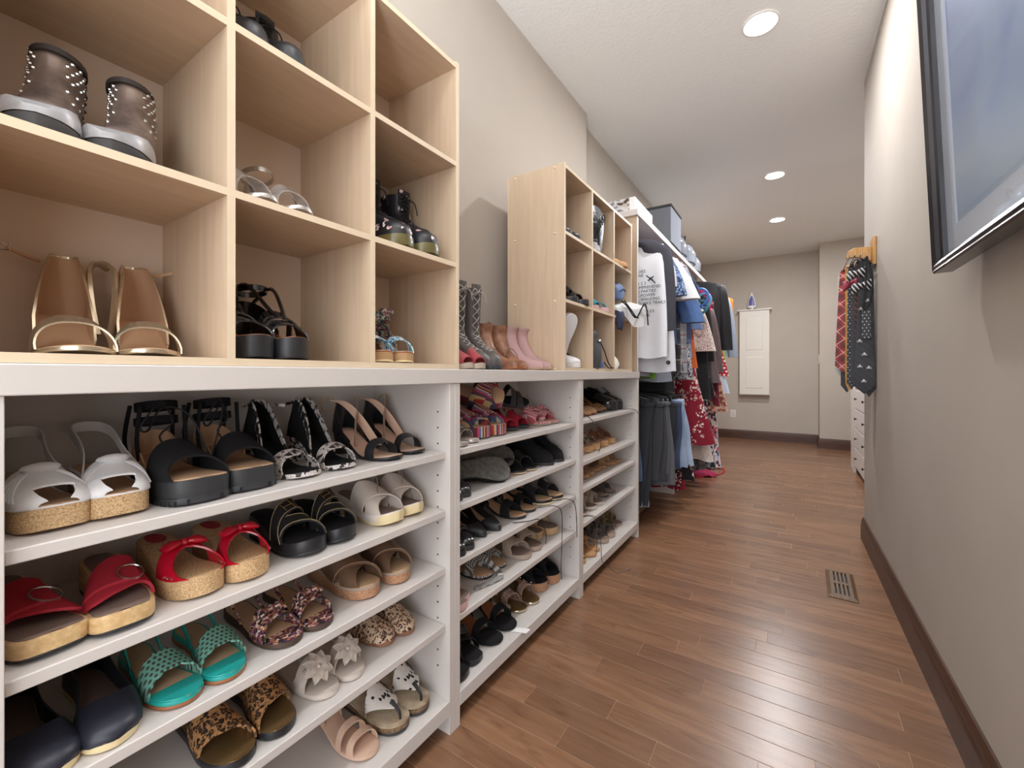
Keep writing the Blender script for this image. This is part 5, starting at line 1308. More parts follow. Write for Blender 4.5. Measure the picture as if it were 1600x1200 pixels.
# ------------------------------------------------------------------ hanging closet
ROD_X = -.97
SHADE = WHITE
t = thing('closet_organizer', 'white hanging closet with top shelf, partitions and rods along left wall', 'closet', (-1.03, 4.0, 0))
L_ = lambda mb: mb.xf(Matrix.Translation((1.03, -4.0, 0)))
L_(MB().b2(-1.245, -.822, 2.682, 2.702, .0, 2.0)).build('end_panel', MAPLE, t, bevel=.001)
L_(MB().b2(-.822, -.820, 2.681, 2.703, .0, 2.0)).build('edge_strip', PLASTIC, t)
L_(MB().b2(-1.245, -.81, 2.66, 5.33, 2.0, 2.04)).build('top_shelf', WHITE, t, bevel=.003)
for y in (3.75, 4.80):
    L_(MB().b2(-1.245, -.835, y-.01, y+.01, .0, 2.0)).build('partition', WHITE, t, bevel=.001)
CHR = M('chrome', (190, 190, 192), .15, metal=1.)
for y0, y1, z in ((2.702, 3.74, 1.93), (3.76, 4.79, 1.93), (4.81, 5.85, 1.93), (2.702, 3.74, .955)):
    L_(MB().cyl((ROD_X, (y0+y1)/2, z), .014, y1-y0, 14, 'y')).build('rod', CHR, t)
br = MB().tube([(-1.24, 5.31, 1.985), (-.83, 5.31, 1.985)], .009, 6, 1); br.tube([(-1.24, 5.31, 1.75), (-.97, 5.31, 1.93)], .008, 6, 1)
L_(br).build('shelf_bracket', M('dark_bracket', (40, 38, 38), .5), t, kind='stuff')
L_(MB().b2(-.975, -.965, 5.2, 5.86, 1.93, 1.985)).build('rod_hanger', WHITE, t)
L_(MB().b2(-1.245, -.97, 5.84, 5.86, 1.4, 2.0)).build('partition', WHITE, t, bevel=.001)

def short(s):
    o = []
    for w in s.replace(',', ' ,').split():
        if (w in (',', 'in', 'on', 'behind', 'at', 'near', 'above', 'between', 'below', 'directly', 'beside', 'with', 'first', 'last', 'hanging', 'reaching', 'touching', 'showing') and len(o) > 2) or len(o) > 8: break
        o.append(w)
    return ' '.join(q for q in o if q != ',')
HBL = M('black_hanger_plastic', (30, 30, 32), .4); HWH = M('white_hanger_plastic', (214, 212, 210), .4)
def hanger(Y, z, label, mat, group, half=.2, clips=False):
    h = thing('clothes_hanger', label, 'hanger', (ROD_X, Y, z), 0, group)
    mb = MB().tube([(0, 0, -.075), (0, 0, -.03), (.014, 0, -.018), (.017, 0, -.001), (.0, 0, .0165), (-.016, 0, .006)], .0022, 5, 4)
    mb.build('hook', CHR, h)
    b = MB()
    if clips: b.tube([(-half, 0, -.11), (0, 0, -.075), (half, 0, -.11)], .007, 6, 2)
    else: b.tube([(-half, 0, -.155), (-half*.5, 0, -.11), (0, 0, -.075), (half*.5, 0, -.11), (half, 0, -.155)], .006, 6, 3)
    b.build('arms', mat, h)
    if clips:
        for sx in (-1, 1): MB().box((sx*half*.86, 0, -.125), (.02, .018, .05)).build('clip', mat, h, bevel=.002)
    return h

XMIN = -1.242
def garment(name, label, cat, Y, z0, z1, mat, hw=.24, hem=None, th=.035, slv=None, slm=None, fold=.017, nf=5, seed=0, x0=ROD_X, yaw=0., shoulder=.055, neck=.07, waist=None, sl_r=(.062, .05), collar=None, group=None, hang=True, extra=None, sl_side=(-1, 1), sl_front=False):
    """a garment on the rod: z0 collar height, z1 hem height; slv = (length, outward swing)"""
    rr = random.Random(seed+int(Y*1000)); hem = hem or hw; H = z0-z1
    g = thing(name, label, cat, (x0, Y, z1), yaw, group)
    def wd(f):
        z = f*H
        if z < shoulder: return neck+(hw-neck)*(z/shoulder)**.75
        u = (f-shoulder/H)/(1-shoulder/H)
        if waist: return (hw+(waist-hw)*sst(0, .45, u)) if u < .4 else waist+(hem-waist)*((u-.4)/.6)**.85 if u >= .4 else waist
        return hw+(hem-hw)*u
    ph = [rr.uniform(0, 6.28) for _ in range(4)]; N = 44
    rings = []
    for i in range(17):
        f = (i/16)**1.25; w = wd(f); d = .012+(th-.012)*sst(0, .25, f); ring = []
        for k in range(N):
            a = 2*PI*k/N; c, s_ = math.cos(a), math.sin(a)
            x = w*math.copysign(abs(c)**.75, c); y = d*math.copysign(abs(s_)**.7, s_)
            q = x/max(.08, w)
            fo = fold*(.15+f)*(math.sin(q*nf+ph[0])+.6*math.sin(q*nf*1.9+ph[1]+f))*min(1, f*3)
            ed = fold*.5*f*math.sin(6*f+ph[2])*c
            ring.append((max(x+ed, XMIN-x0), y+fo, H*(1-f)+.006*f*math.sin(q*nf*1.3+ph[3])*(f > .95)))
        rings.append(ring)
    MB().loft(rings).build('body', mat, g, sharp=70)
    if slv:
        ln, sw = slv
        for sg in sl_side:
            if sg < 0 and hw+x0-ROD_X > .2: continue
            base = Vector((sg*(hw-.035), .016, H-shoulder-.05)); rings = []; d2 = Vector((sg*sw, .03, -1)).normalized()
            path = [(Vector((sg*(neck+.02), .008, H-.02)), .018), (Vector((sg*(hw*.62), .012, H-shoulder*.62-.012)), .034), (Vector((sg*(hw-.075), .014, H-shoulder-.02)), .05)]
            path += [(base+d2*ln*i/8+Vector((sg*.012*math.sin(i/8*PI), 0, 0)), sl_r[0]+(sl_r[1]-sl_r[0])*i/8) for i in range(9)]
            if sl_front:
                for q in range(3): path[q] = (path[q][0]+Vector((0, -.024, .004)), path[q][1]*1.15)
            for i, (c, r_) in enumerate(path):
                f = i/11; tl = (.9, .8, .6, .3)[i] if i < 4 else 0
                rings.append([c+Vector((r_*math.cos(a)*(1+.06*math.sin(5*f+a*2))*(1-tl*.35), (r_*.5+.004*math.sin(9*f+3*a))*math.sin(a), tl*r_*.8*math.cos(a)*sg)) for a in [2*PI*k/16 for k in range(16)]])
            MB().loft(rings).build('sleeve', slm or mat, g, sharp=60)
    if collar:
        ringband((0, 0, H-.004), neck*.95, .03, .028, .35).build('collar', collar, g)
    if extra: extra(g, H)
    if hang: hanger(Y, 1.93, 'white plastic hanger carrying the '+short(label), HWH, 'hangers on the upper closet rod', max(.12, hw*.72))
    return g

def DENIM(nm, a, b): return M(nm, rough=.9, pat=p_noise(a, b, 11., (1, 1, .5), lo=.25, hi=.75), bump=(40., .3))
def CLOTH(nm, rgb, r=.88): return M(nm, rgb, r, spec=.2, bump=(60., .35))
TEE = CLOTH('white_jersey', (226, 228, 234)); CHAR = CLOTH('charcoal_jersey', (70, 70, 78))
def tee_print(g, H):
    ink = M('print_ink', (44, 44, 50), .8); y = -.05
    lines = [("LADIES", .0), ("WINE", .0), None, ("1 2 3", .03), ("COMPREHEND", 0), ("LIFE PARTIES", 0), ("ALL POWER", 0), ("ALL WALKING", 0), ("OLD HIKE TRAILS", 0), ("DIRECT", 0), ("COMPLEX", .02), ("INSPIRE", .02)]
    pr = D.objects.new('chest_print', None)
    for i, ln in enumerate(lines):
        if not ln: continue
        lettering('lettering', ln[0], ink, g, .026, Matrix.Translation((.105+ln[1], y-.004, H-.235-.0255*i)) @ Matrix.Rotation(PI/2, 4, 'X'), .0006)
    mb = MB()
    for p, q in (((.19, .255), (.235, .295)), ((.20, .29), (.235, .265)), ((.215, .27), (.245, .31))):
        mb.tube([(p[0], y-.003, H-p[1]), (q[0], y-.003, H-q[1])], .004, 5, 1)
    mb.build('print_figure', ink, g, kind='stuff')
    D.objects.remove(pr)
# upper rod, first bay
garment('raglan_shirt', 'white raglan T-shirt with charcoal sleeves and printed chest, first on the rod', 'shirt', 2.79, 1.885, 1.11, TEE, .285, .315, .036, (.50, .10), CHAR, fold=.013, nf=6, sl_front=True, seed=1, extra=tee_print, sl_r=(.075, .052), collar=CHAR)
garment('polo_shirt', 'long white polo shirt with small crest, directly behind the raglan T-shirt', 'shirt', 2.885, 1.87, 1.02, CLOTH('white_pique', (216, 217, 224)), .27, .345, .03, (.2, .3), nf=6, seed=2,
        extra=lambda g, H: MB().cyl((.30, -.045, .06), .014, .004, 10, 'y').build('crest', BLK, g))
garment('patterned_blouse', 'blue patterned short-sleeved blouse behind the white polo', 'shirt', 2.965, 1.87, 1.30, M('blue_speckle', rough=.85, pat=p_cells([(50, 72, 120), (110, 140, 180), (36, 48, 84), (160, 180, 205)], 110)), .25, .29, .03, (.26, .42), seed=3, sl_r=(.08, .075))
garment('grey_tank', 'washed grey long top showing below the white shirt hem', 'shirt', 2.90, 1.80, .985, DENIM('washed_grey', (104, 104, 112), (136, 136, 144)), .17, .19, .02, seed=31, x0=-.99, hang=False)
garment('green_shirt', 'lime green top hem peeking below the white shirts', 'shirt', 2.935, 1.80, .975, CLOTH('lime', (112, 158, 58)), .17, .225, .02, seed=32, x0=-.985, hang=False)
garment('denim_skirt', 'grey denim skirt hem below the white polo', 'skirt', 3.02, 1.80, .955, DENIM('grey_denim', (118, 122, 136), (150, 154, 168)), .19, .29, .025, seed=33, x0=-.975, hang=False)
garment('white_jacket', 'white cotton jacket with wide short sleeves on the upper rod', 'jacket', 3.05, 1.88, 1.38, CLOTH('white_cotton', (224, 224, 226)), .26, .28, .04, (.30, .52), seed=4, sl_r=(.085, .095))
garment('sleeveless_blouse', 'crimson sleeveless top behind the white jacket', 'shirt', 3.11, 1.885, 1.25, CLOTH('crimson', (164, 40, 58)), .27, .26, .03, seed=5)
garment('denim_jacket', 'mid-blue denim jacket with rolled cuffs on the upper rod', 'jacket', 3.18, 1.86, 1.22, DENIM('mid_denim', (58, 88, 140), (96, 126, 176)), .26, .29, .045, (.42, .40), seed=6, sl_r=(.08, .085))
garment('tartan_skirt', 'grey and rust tartan shirt hanging low on the upper rod', 'shirt', 3.25, 1.80, 1.03, M('grey_tartan', rough=.85, pat=p_plaid((92, 88, 92), (60, 60, 70), (196, 190, 186), 9)), .26, .315, .035, seed=7)
garment('plaid_shirt', 'pale grey checked shirt with shoulders showing under the shelf', 'shirt', 3.31, 1.89, 1.02, M('pale_plaid', rough=.85, pat=p_plaid((206, 208, 214), (150, 156, 170), (150, 60, 70), 10)), .29, .33, .04, (.40, .30), seed=8)
garment('slate_blouse', 'slate-blue long-sleeved top on the upper rod', 'shirt', 3.385, 1.84, 1.02, CLOTH('slate_jersey', (92, 104, 140)), .27, .32, .04, (.5, .1), seed=9)
garment('pale_blouse', 'white blouse with black squiggle print near the first partition', 'shirt', 3.45, 1.86, .96, M('squiggle_print', rough=.85, pat=p_snake((214, 216, 222), (60, 60, 66))), .27, .34, .035, seed=10)
garment('navy_vest', 'dark navy denim vest on the upper rod', 'vest', 3.53, 1.88, 1.28, DENIM('navy_denim', (44, 48, 70), (72, 78, 104)), .28, .30, .04, (.22, .4), seed=11)
garment('denim_shorts', 'blue denim shorts hem near the first partition', 'shorts', 3.58, 1.84, 1.14, DENIM('light_denim', (84, 112, 160), (130, 156, 196)), .24, .30, .04, (.40, .34), seed=12)
garment('sleeveless_shirt', 'orange and blue top at the end of first bay', 'shirt', 3.65, 1.86, 1.05, M('orange_blue', rough=.85, pat=p_stripe([(206, 100, 44), (206, 100, 44), (90, 120, 170), (90, 120, 170)], 7)), .27, .33, .03, seed=13)
garment('black_skirt', 'black skirt hem hanging just above the trouser hangers', 'skirt', 3.14, 1.75, .88, CLOTH('black_crepe', (40, 40, 43)), .2, .29, .03, seed=34, x0=-.985, hang=False)
# lower rod: trousers
def trousers(name, label, Y, z0, z1, mat, hw, hem, x0=ROD_X, th=.03, seed=0, yaw=0., cuff=None, hang=True, clipm=HBL):
    rr = random.Random(seed+17); g = thing(name, label, 'trousers' if 'skirt' not in name else 'skirt', (x0, Y, z1), yaw); H = z0-z1; ph = [rr.uniform(0, 6) for _ in range(3)]
    for leg in (-1, 1):
        rings = []
        for i in range(13):
            f = i/12; w = hw+(hem-hw)*f; cx = leg*.018*f+.03*f*math.sin(ph[0]); ring = []
            for k in range(30):
                a = 2*PI*k/30; c, s_ = math.cos(a), math.sin(a)
                x = w*math.copysign(abs(c)**.6, c); y = th*.5*math.copysign(abs(s_)**.7, s_)*(.7+.5*f)
                fo = .009*math.sin(x*26+ph[1]+3*f)*(.3+f)
                ring.append((x+cx+.006*math.sin(7*f+ph[2])*c, y+fo+leg*th*.5, H*(1-f)+(.012*math.sin(4*x/w+ph[1]) if i == 12 else 0)))
            rings.append(ring)
        MB().loft(rings).build('leg', mat, g, sharp=70)
        if cuff:
            w = hem; MB().loft([[(x*1.012+leg*.018+.03*math.sin(ph[0]), y*1.04, z) for x, y, z in [(w*math.copysign(abs(math.cos(a))**.6, math.cos(a)), th*.62*math.sin(a)+leg*th*.5, zz) for a in [2*PI*k/24 for k in range(24)]]] for zz in (.0, .05)]).build('cuff', cuff, g, sharp=60)
    MB().b2(-hw, hw, -th*.9, th*.9, H-.012, H+.02).build('waistband', mat, g, bevel=.008)
    if hang: hanger(Y, .955, 'black clip hanger holding the '+short(label), clipm, 'trouser hangers on the lower rod', min(.27, hw+.05), True)
    return g
SLK = CLOTH('charcoal_twill', (52, 54, 59)); SLK2 = CLOTH('dark_grey_twill', (64, 65, 69)); SLK3 = CLOTH('mid_grey_wool', (98, 98, 102)); 
trousers('jeans', 'narrow dark blue jeans nearest the shoe cabinet on the lower rod', 2.77, .80, .30, DENIM('dark_denim', (58, 72, 98), (84, 100, 128)), .13, .115, x0=-.98, seed=1)
trousers('trousers', 'long charcoal trousers with faded frayed cuffs, nearly touching the floor', 2.84, .80, .13, SLK, .20, .165, x0=-.955, seed=2, cuff=DENIM('faded_grey', (112, 118, 132), (140, 146, 158)))
trousers('trousers', 'dark grey cargo trousers with wide flap, front of the lower rod', 2.91, .80, .30, SLK2, .15, .17, x0=-.855, seed=3, yaw=-.12, cuff=M('dark_twill_hem', (58, 59, 66), .9))
trousers('trousers', 'mid-grey pressed trousers beside the cargo pair', 3.0, .80, .25, SLK3, .20, .20, x0=-.90, seed=4)
trousers('trousers', 'charcoal slim trousers behind the mid-grey pressed pair', 3.09, .79, .24, SLK, .21, .19, x0=-.885, seed=5)
trousers('jeans', 'dark navy jeans between grey trousers and light jeans', 3.18, .79, .33, DENIM('indigo', (46, 56, 82), (70, 84, 116)), .23, .22, x0=-.89, seed=6)
trousers('jeans', 'light blue washed jeans at the end of lower rod', 3.28, .80, .32, DENIM('washed_denim', (120, 142, 176), (170, 188, 212)), .22, .25, x0=-.89, seed=7)
trousers('jeans', 'pale blue jeans behind the light washed pair', 3.36, .80, .33, DENIM('pale_denim', (140, 160, 190), (186, 200, 222)), .22, .25, x0=-.90, seed=8)
BFL = M('black_floral_cloth', rough=.85, pat=p_bloom((30, 29, 33), [(226, 200, 196), (30, 28, 32), (190, 90, 96), (214, 206, 200)], 14., 60., .42, .48))
garment('floral_skirt', 'black floral skirt hem under the light jeans', 'skirt', 3.46, .86, .20, BFL, .2, .27, .03, seed=41, x0=-.90, hang=False, nf=8)
RFL = M('red_floral_cloth', rough=.8, pat=p_bloom((136, 14, 42), [(232, 214, 204), (226, 186, 172), (136, 14, 42), (196, 200, 206), (222, 150, 140), (236, 226, 218)], 12., 56., .46, .52))
garment('floral_skirt', 'red floral dress hem almost at floor, left of the black floral skirt', 'skirt', 3.55, .86, .10, RFL, .18, .24, .03, seed=42, x0=-.95, hang=False, nf=8)
# second bay: long garments
garment('floral_dress', 'long crimson dress with pale flower bunches in the second bay', 'dress', 3.88, 1.70, .42, RFL, .22, .42, .055, seed=51, waist=.24, fold=.022, nf=9)
garment('petticoat', 'white lace petticoat hem below the crimson floral dress', 'skirt', 3.97, 1.35, .27, M('white_lace', rough=.9, pat=p_spots((222, 212, 204), (150, 132, 124), 120, .3)), .22, .40, .05, seed=52, fold=.02, nf=9, hang=False)
garment('lace_blouse', 'cream lace top with black flecks and bell sleeves, second bay', 'shirt', 4.05, 1.72, 1.22, M('cream_lace', rough=.9, pat=p_spots((222, 206, 198), (84, 66, 62), 90, .32)), .26, .34, .045, (.42, .22), seed=53, sl_r=(.06, .10))
garment('cardigan', 'long black cardigan behind the cream lace top', 'cardigan', 4.16, 1.78, .78, CLOTH('black_knit', (46, 47, 50)), .30, .36, .05, (.56, .12), seed=54)
garment('sundress', 'white sundress with black flowers between dark garments, second bay', 'dress', 4.24, 1.66, .80, BFL, .24, .40, .04, seed=55, nf=9, waist=.24)
garment('strappy_shirt', 'hot pink strappy top near the blue scarf', 'shirt', 4.31, 1.82, 1.2, CLOTH('hot_pink', (186, 48, 96)), .33, .34, .03, seed=56)
garment('taupe_shirt', 'taupe brown satin shirt with buttoned cuffs, second bay', 'shirt', 4.40, 1.70, .92, M('taupe_satin', (98, 82, 84), .45), .31, .40, .05, (.58, .16), seed=57, sl_r=(.07, .06))
garment('burgundy_dress', 'burgundy and olive patterned dress in the second bay', 'dress', 4.48, 1.78, .70, M('burgundy_print', rough=.85, pat=p_cells([(110, 24, 44), (110, 24, 44), (136, 120, 96), (90, 20, 36)], 40)), .33, .38, .04, seed=58)
garment('polka_dress', 'red dress with white polka dots in the second bay', 'dress', 4.57, 1.50, .98, M('red_polka', rough=.85, pat=p_dots((164, 24, 46), (230, 222, 220), 30, .25)), .34, .45, .05, seed=59, nf=8)
garment('black_jacket', 'black zipped jacket at far end of second bay', 'jacket', 4.68, 1.96, 1.15, CLOTH('black_nylon', (38, 38, 40), .5), .36, .38, .06, (.62, .14), seed=60, sl_r=(.085, .065))
garment('dark_maxi_skirt', 'dark blue and white floral maxi dress reaching nearly to the floor', 'dress', 4.30, 1.4, .16, M('dark_maxi', rough=.85, pat=p_cells([(40, 42, 50), (40, 42, 50), (190, 196, 206), (40, 42, 50), (120, 130, 150)], 36)), .25, .37, .05, seed=61, nf=10, hang=False)
garment('grey_maxi_skirt', 'black and grey marbled maxi dress hem behind the petticoat', 'dress', 4.13, 1.4, .155, M('marbled_dark', rough=.85, pat=p_noise((40, 40, 44), (110, 106, 108), 30.)), .22, .31, .05, seed=62, nf=10, hang=False)
# blue coiled belts on a hanger
b = thing('belt_coil', 'coiled blue and teal belts hanging at front of the second bay', 'belt', (-.645, 3.845, 1.545))
for i, (c, m) in enumerate((((0, 0, .10), M('belt_blue', (70, 120, 190), .5)), ((.025, .01, .07), M('belt_sky', (110, 160, 206), .5)), ((.01, -.005, .02), M('belt_teal', (70, 130, 140), .5)))):
    MB().tube([(c[0]+(.055-.006*i)*math.cos(a), c[1]+.012*math.sin(2*a), c[2]+(.07-.01*i)*math.sin(a)) for a in [2*PI*k/16 for k in range(16)]], .011, 6, 2, True).build('belt', m, b)
MB().tube([(0, 0, .16), (-.06, .0, .24), (-.16, .0, .33)], .006, 5, 3).build('belt_end', M('belt_blue'), b)
# third bay
garment('neon_shirt', 'neon lime top hem between the black jacket and grey hoodie', 'shirt', 4.95, 1.8, 1.02, CLOTH('neon_lime', (170, 206, 60)), .33, .38, .03, seed=71)
garment('orange_jacket', 'bright orange jacket shoulder behind the grey hoodie', 'jacket', 5.22, 1.93, 1.3, CLOTH('orange_fleece', (222, 140, 60)), .42, .40, .04, seed=74, shoulder=.10)
garment('grey_hoodie', 'light blue-grey hoodie with long sleeve, last on the upper rod', 'hoodie', 5.10, 1.90, 1.2, CLOTH('blue_grey_fleece', (150, 160, 178)), .36, .38, .06, (.62, .17), seed=72, sl_r=(.075, .05))
garment('sky_blouse', 'pale sky-blue blouse hanging low in the third bay', 'shirt', 5.0, 1.3, .80, CLOTH('sky_cotton', (186, 200, 220)), .3, .41, .05, seed=73, hang=False)
garment('peach_dress', 'peach patterned dress above the floor in the third bay', 'dress', 4.93, 1.3, .62, M('peach_print', rough=.85, pat=p_cells([(206, 150, 124), (228, 196, 176), (160, 90, 80), (216, 170, 150)], 40)), .28, .40, .05, seed=75, nf=8, hang=False)
garment('pink_maxi', 'pink and white floral maxi dress touching the floor in the third bay', 'dress', 5.02, 1.2, .012, M('pink_white_print', rough=.85, pat=p_cells([(226, 220, 224), (206, 90, 110), (180, 190, 214), (230, 220, 220), (60, 60, 74)], 44)), .22, .34, .07, seed=76, nf=10, fold=.03, hang=False)
o = MB().tube([(-.98, 4.45, .006), (-.85, 4.42, .006), (-.72, 4.52, .006), (-.62, 4.70, .006), (-.60, 4.95, .006), (-.68, 5.02, .006)], .005, 6, 4).build('red_ribbon', CLOTH('red_ribbon', (190, 40, 62))); tag(o, 'thin red ribbon lying on the floor below the long dresses', 'ribbon')
r = thing('scarf', 'crumpled magenta scarf lying on the floor under the long dresses', 'scarf', (-.80, 4.58, 0))
MB().loft([[(.17*q*math.cos(a)*(1+.1*math.sin(5*a)), .09*q*math.sin(a)*(1+.1*math.cos(4*a)), z+.012*math.sin(6*a+z*40)) for a in [2*PI*k/28 for k in range(28)]] for z, q in ((.013, 1.), (.03, .95), (.05, .7), (.06, .3))]).build('cloth', CLOTH('magenta_cloth', (160, 50, 84)), r, sharp=70)

# ------------------------------------------------------------------ on the top shelf
ZT = 2.04
PHOTO = M('box_photo', rough=.6, pat=lambda nt: ramp(nt, nd(nt, 'ShaderNodeTexNoise', {0: objco(nt, (1, 1, 1.4)), 'Scale': 16., 'Detail': 2.}).outputs[0], [(.40, (70, 54, 46)), (.46, (184, 176, 168)), (.6, (206, 208, 212)), (.66, (120, 116, 120))]))
t = thing('shoe_box', 'white shoe box with printed end at the near end of closet shelf', 'box', (-1.0, 2.83, ZT))
MB().b2(-.10, .165, -.15, .25, 0, .085).build('box', WHT, t, bevel=.002)
MB().b2(-.10, .13, -.152, -.15, .003, .083).build('printed_end', PHOTO, t)
MB().b2(-.19, -.10, -.14, .24, 0, .09).build('dark_box_side', BLK, t, bevel=.002)
FELT = CLOTH('grey_felt', (112, 114, 120)); FELT2 = CLOTH('light_grey_felt', (158, 166, 180))
t = thing('storage_cube', 'grey felt storage box with dark lid on the closet shelf', 'storage box', (-.995, 3.66, ZT))
MB().b2(-.19, .19, -.18, .18, 0, .285).build('body', FELT, t, bevel=.01)
MB().b2(.19, .194, -.175, .175, .005, .28).build('front_panel', FELT2, t, bevel=.001)
MB().b2(-.198, .2, -.188, .188, .28, .298).build('lid', M('dark_felt', (60, 60, 64), .9), t, bevel=.004)
VIN = thin_glass('clear_plastic', (222, 228, 238), .3, .12)
def zipbag(lab, Y, s, cols):
    r = thing('clear_bag', lab, 'bag', (-.99, Y, ZT))
    rg = []
    for z, q, cx in ((0, .9, 0), (.03, 1., 0), (.12, 1.0, .01), (.19, .85, .0), (.235, .5, -.01)):
        rg.append([(cx+.17*s*q*math.copysign(abs(math.cos(a))**.5, math.cos(a)), .14*s*q*math.copysign(abs(math.sin(a))**.5, math.sin(a)), z*s+.008*math.sin(3*a)) for a in [2*PI*k/24 for k in range(24)]])
    MB().loft(rg).build('vinyl', VIN, r, sharp=70)
    MB().tube(rg[1], .005, 5, 1, True).build('piping', LBLK, r); MB().tube(rg[3], .005, 5, 1, True).build('piping', LBLK, r)
    for i, c in enumerate(cols): MB().ball((.06-.07*i*s, .02*i-.02, .07*s+.03*i), (.06*s, .07*s, .05*s), 12, 8).build('contents', CLOTH('contents_%s' % '_'.join(str(q) for q in c), c), r)
    MB().tube([(.09, -.08, .21*s), (.11, -.04, .27*s), (.10, .03, .28*s), (.085, .06, .22*s)], .006, 6, 4).build('handle', LBLK, r)
zipbag('clear zipped bag with mint cloth next to the felt box', 4.06, 1.05, [(150, 206, 186), (190, 190, 196), (120, 120, 130)])
zipbag('clear zipped bag with grey cloth, middle of the closet shelf', 4.42, 1.1, [(140, 148, 168), (70, 72, 80)])
zipbag('clear zipped bag with white cloth near the far shelf end', 4.80, 1.0, [(216, 216, 220), (150, 150, 156)])

# ------------------------------------------------------------------ tie rack and ties on the right wall
OAK = M('oak_rack', rough=.4, pat=p_noise((166, 122, 66), (190, 146, 88), 5., (20, 20, 2)))
TX, TY, TZ = XW(2.99), 2.99, 1.66
t = thing('tie_rack', 'oak wall tie rack with curved arm on the right wall', 'tie rack', (TX, TY, TZ))
MB().b2(-.016, 0, -.055, .055, -.075, .075).build('back_plate', OAK, t, bevel=.004)
arm = [(-.016, -.045), (-.016, .03), (-.06, .034), (-.09, .034), (-.115, .018), (-.125, -.01), (-.118, -.022), (-.10, -.016), (-.075, -.018), (-.05, -.03), (-.03, -.045)]
a = MB(); a.add([(x, y, z) for y in (-.011, .011) for x, z in arm], [tuple(range(10, -1, -1)), tuple(range(11, 22))]+[(i, (i+1) % 11, 11+(i+1) % 11, 11+i) for i in range(11)])
a.build('arm', OAK, t, bevel=.002)
pegs = [(-.035, -.05), (-.062, -.05), (-.088, -.05), (-.112, -.048)]
for x, z in ((-.04, -.036), (-.068, -.026), (-.092, -.023), (-.115, -.024)):
    MB().tube([(x, -.10, z), (x, .32, z)], .0035, 8, 1).build('peg', CHR, t)
def tie(label, x, y, zt, zb, mat, w=.036, rz=0., bend=.0, mat2=None, name='necktie', skew=0.):
    g = thing(name, label, 'tie', (TX+x, TY+y, zt), rz)
    zb += .085; H = zt-zb
    def P(i, j, l):
        f = i/14; q = (j/2-.5)*2; wd = .016+(w-.016)*f**.8; tip = max(0, (f-.93)/.07)
        return Vector((wd*q*(1-.0*tip)+bend*math.sin(f*PI)+skew*f, -.007+(.003 if l else 0)+.004*math.sin(f*9+x*60), -H*f-(0 if f < .999 else 0)+(.045*(abs(q)) if i == 14 else 0)))
    MB().shell(14, 2, P).build('front_blade', mat, g, sharp=60)
    def Q(i, j, l):
        f = i/10; q = (j/2-.5)*2; wd = .013+.010*f
        return Vector((wd*q+.006, .007+(.003 if l else 0), -H*.86*f+(.02*abs(q) if i == 10 else 0)))
    MB().shell(10, 2, Q).build('rear_blade', mat2 or mat, g, sharp=60)
    MB().tube([(0, -.007, 0), (0, -.004, .005), (0, .004, .005), (0, .007, 0)], .012, 6, 2).build('fold', mat, g, sharp=60)
    return g
TART = M('red_tartan_silk', rough=.5, pat=p_plaid((176, 40, 44), (60, 44, 44), (216, 200, 190), 17, (0, .7, 0)))
BLKT = M('black_silk', rough=.5, pat=p_stripe([(40, 40, 46), (34, 34, 38)], 24, 0, (0, .8, 0)))
GOLDT = M('gold_silk', rough=.5, pat=p_noise((176, 124, 48), (204, 156, 80), 20.))
STT = M('striped_silk', rough=.5, pat=p_stripe([(30, 30, 34), (30, 30, 34), (206, 204, 204)], 62, 0, (0, .6, .3)))
DOTT = M('dark_dotted_silk', rough=.5, pat=p_dots((44, 44, 50), (200, 200, 204), 60, .16))
tie('pale grey tie at the far left of the hanging ties', -.122, .30, 1.60, .90, M('pale_silk', (196, 194, 190), .5), .034)
tie('red tartan tie hanging beside the pale grey tie', -.115, .26, 1.62, .93, TART, .042)
tie('plain black tie tip below the red tartan tie', -.098, .27, 1.55, .81, BLKT, .03)
tie('golden yellow tie hanging narrow edge-on near the tartan tie', -.095, .20, 1.63, .82, GOLDT, .016)
tie('black tie with small white motifs next to the golden tie', -.088, .13, 1.62, .83, DOTT, .022)
tie('plain charcoal tie behind the skull-print tie', -.070, .10, 1.60, .84, M('charcoal_silk', (58, 58, 64), .5), .028)
tie('dark brown and red striped tie in the middle of the rack', -.064, .05, 1.62, 1.02, M('brown_stripe_silk', rough=.5, pat=p_stripe([(60, 40, 36), (150, 60, 40), (40, 36, 40)], 50, 0, (0, .7, 0))), .016)
sk = tie('wide black tie with white skull motifs at the front right', -.052, -.055, 1.61, .815, M('black_twill_silk', rough=.55, pat=p_stripe([(48, 49, 54), (42, 43, 48)], 40, 0, (0, .8, 0))), .046, skew=.0)
sm = M('white_embroidery', (214, 212, 210), .7); n = 0
mb0 = MB().ball((0, 0, .003), (.0045, .0012, .005), 10, 6)
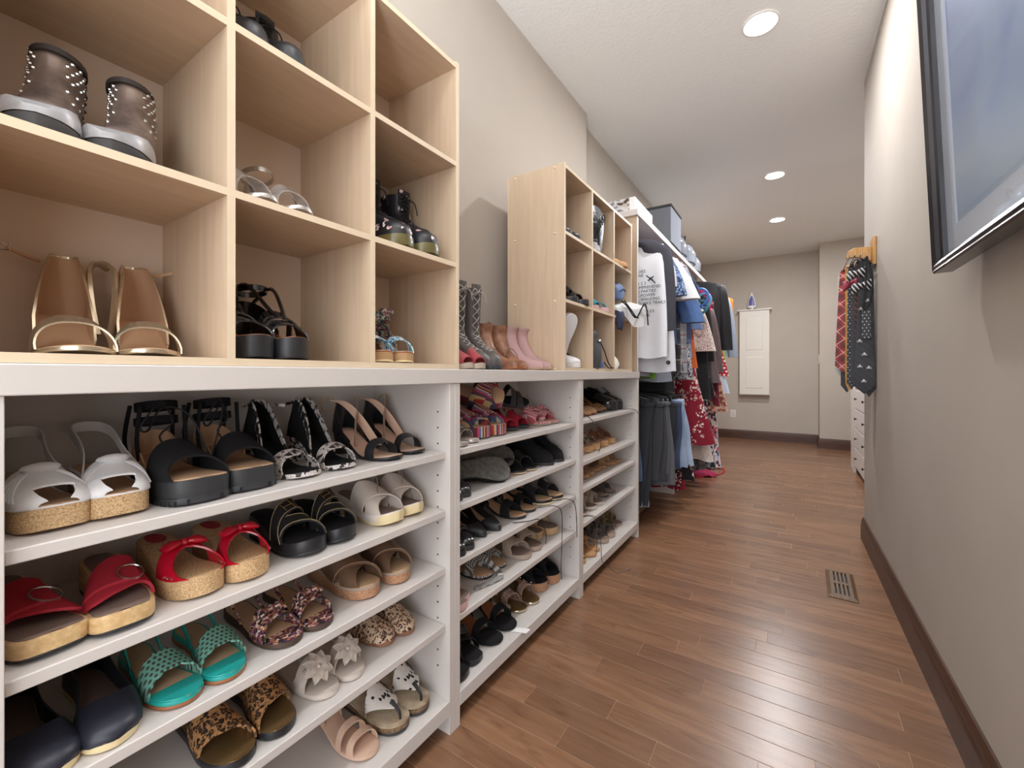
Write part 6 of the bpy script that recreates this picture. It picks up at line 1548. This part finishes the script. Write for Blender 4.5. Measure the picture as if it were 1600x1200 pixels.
for s_ in (-1, 1): mb0.tube([(-.011*s_, 0, -.008), (.011*s_, 0, .0)], (.0013), 5, 1)
mb0.b2(-.0025, .0025, -.001, .001, -.004, .0); me0 = mb0.mesh('skull_motif', sm)
for f, q in ((.18, .1), (.30, .6), (.36, -.55), (.47, .15), (.56, .55), (.60, -.6), (.70, .0), (.79, -.5), (.80, .5), (.90, -.05)):
    o = D.objects.new('skull_motif', me0); COL.objects.link(o); o.parent = sk
    wd = .016+.03*f**.8; o.location = (wd*q*.9, -.0125, -.71*f)
tie('narrow black tie with white end nearest the wall', -.030, -.04, 1.59, .80, BLKT, .03, mat2=M('pale_silk'))
for i, (x, y, z, m, lb) in enumerate(((-.085, -.075, 1.545, STT, 'black and white striped bow tie bunched below the rack arm'), (-.098, -.02, 1.505, M('wine_silk', (150, 50, 70), .5), 'wine red bow tie left of the striped bow tie'), (-.066, -.085, 1.475, STT, 'second striped bow tie hanging under the first one'))):
    g = thing('bow_tie', lb, 'bow tie', (TX+x, TY+y, z), .2)
    for s_ in (-1, 1):
        rg = []
        for f, h, d in ((0, .010, .006), (.3, .020, .010), (.7, .028, .011), (1, .030, .004)):
            rg.append([(s_*.042*f, d*math.sin(a), h*math.cos(a)+.012*f*s_-.01*f) for a in [2*PI*k/12 for k in range(12)]])
        MB().loft(rg).build('wing', m, g, sharp=60)
    MB().ball((0, -.002, 0), (.011, .011, .013), 10, 6).build('knot', m, g)
    MB().tube([(0, .012, .0), (.012, .014, .05), (.004, .016, 1.622-z+.0), (-.012, .014, .05), (0, .012, 0)], .003, 5, 3).build('neck_loop', BLKT, g)
g = thing('strap_loop', 'thin black strap loop hanging from the rack next to the wall', 'strap', (TX-.045, TY-.09, 1.624))
MB().tube([(0, 0, 0), (.012, 0, -.06), (.024, 0, -.14), (.012, 0, -.24), (-.012, 0, -.28), (-.004, 0, -.16), (-.002, 0, -.06)], .004, 5, 4, True).build('strap', LBLK, g)
MB().shell(6, 1, lambda i, j, l: Vector((-.02+.036*j, .004 if l else 0, -.28-.15*i/6))).build('dotted_tail', DOTT, g)
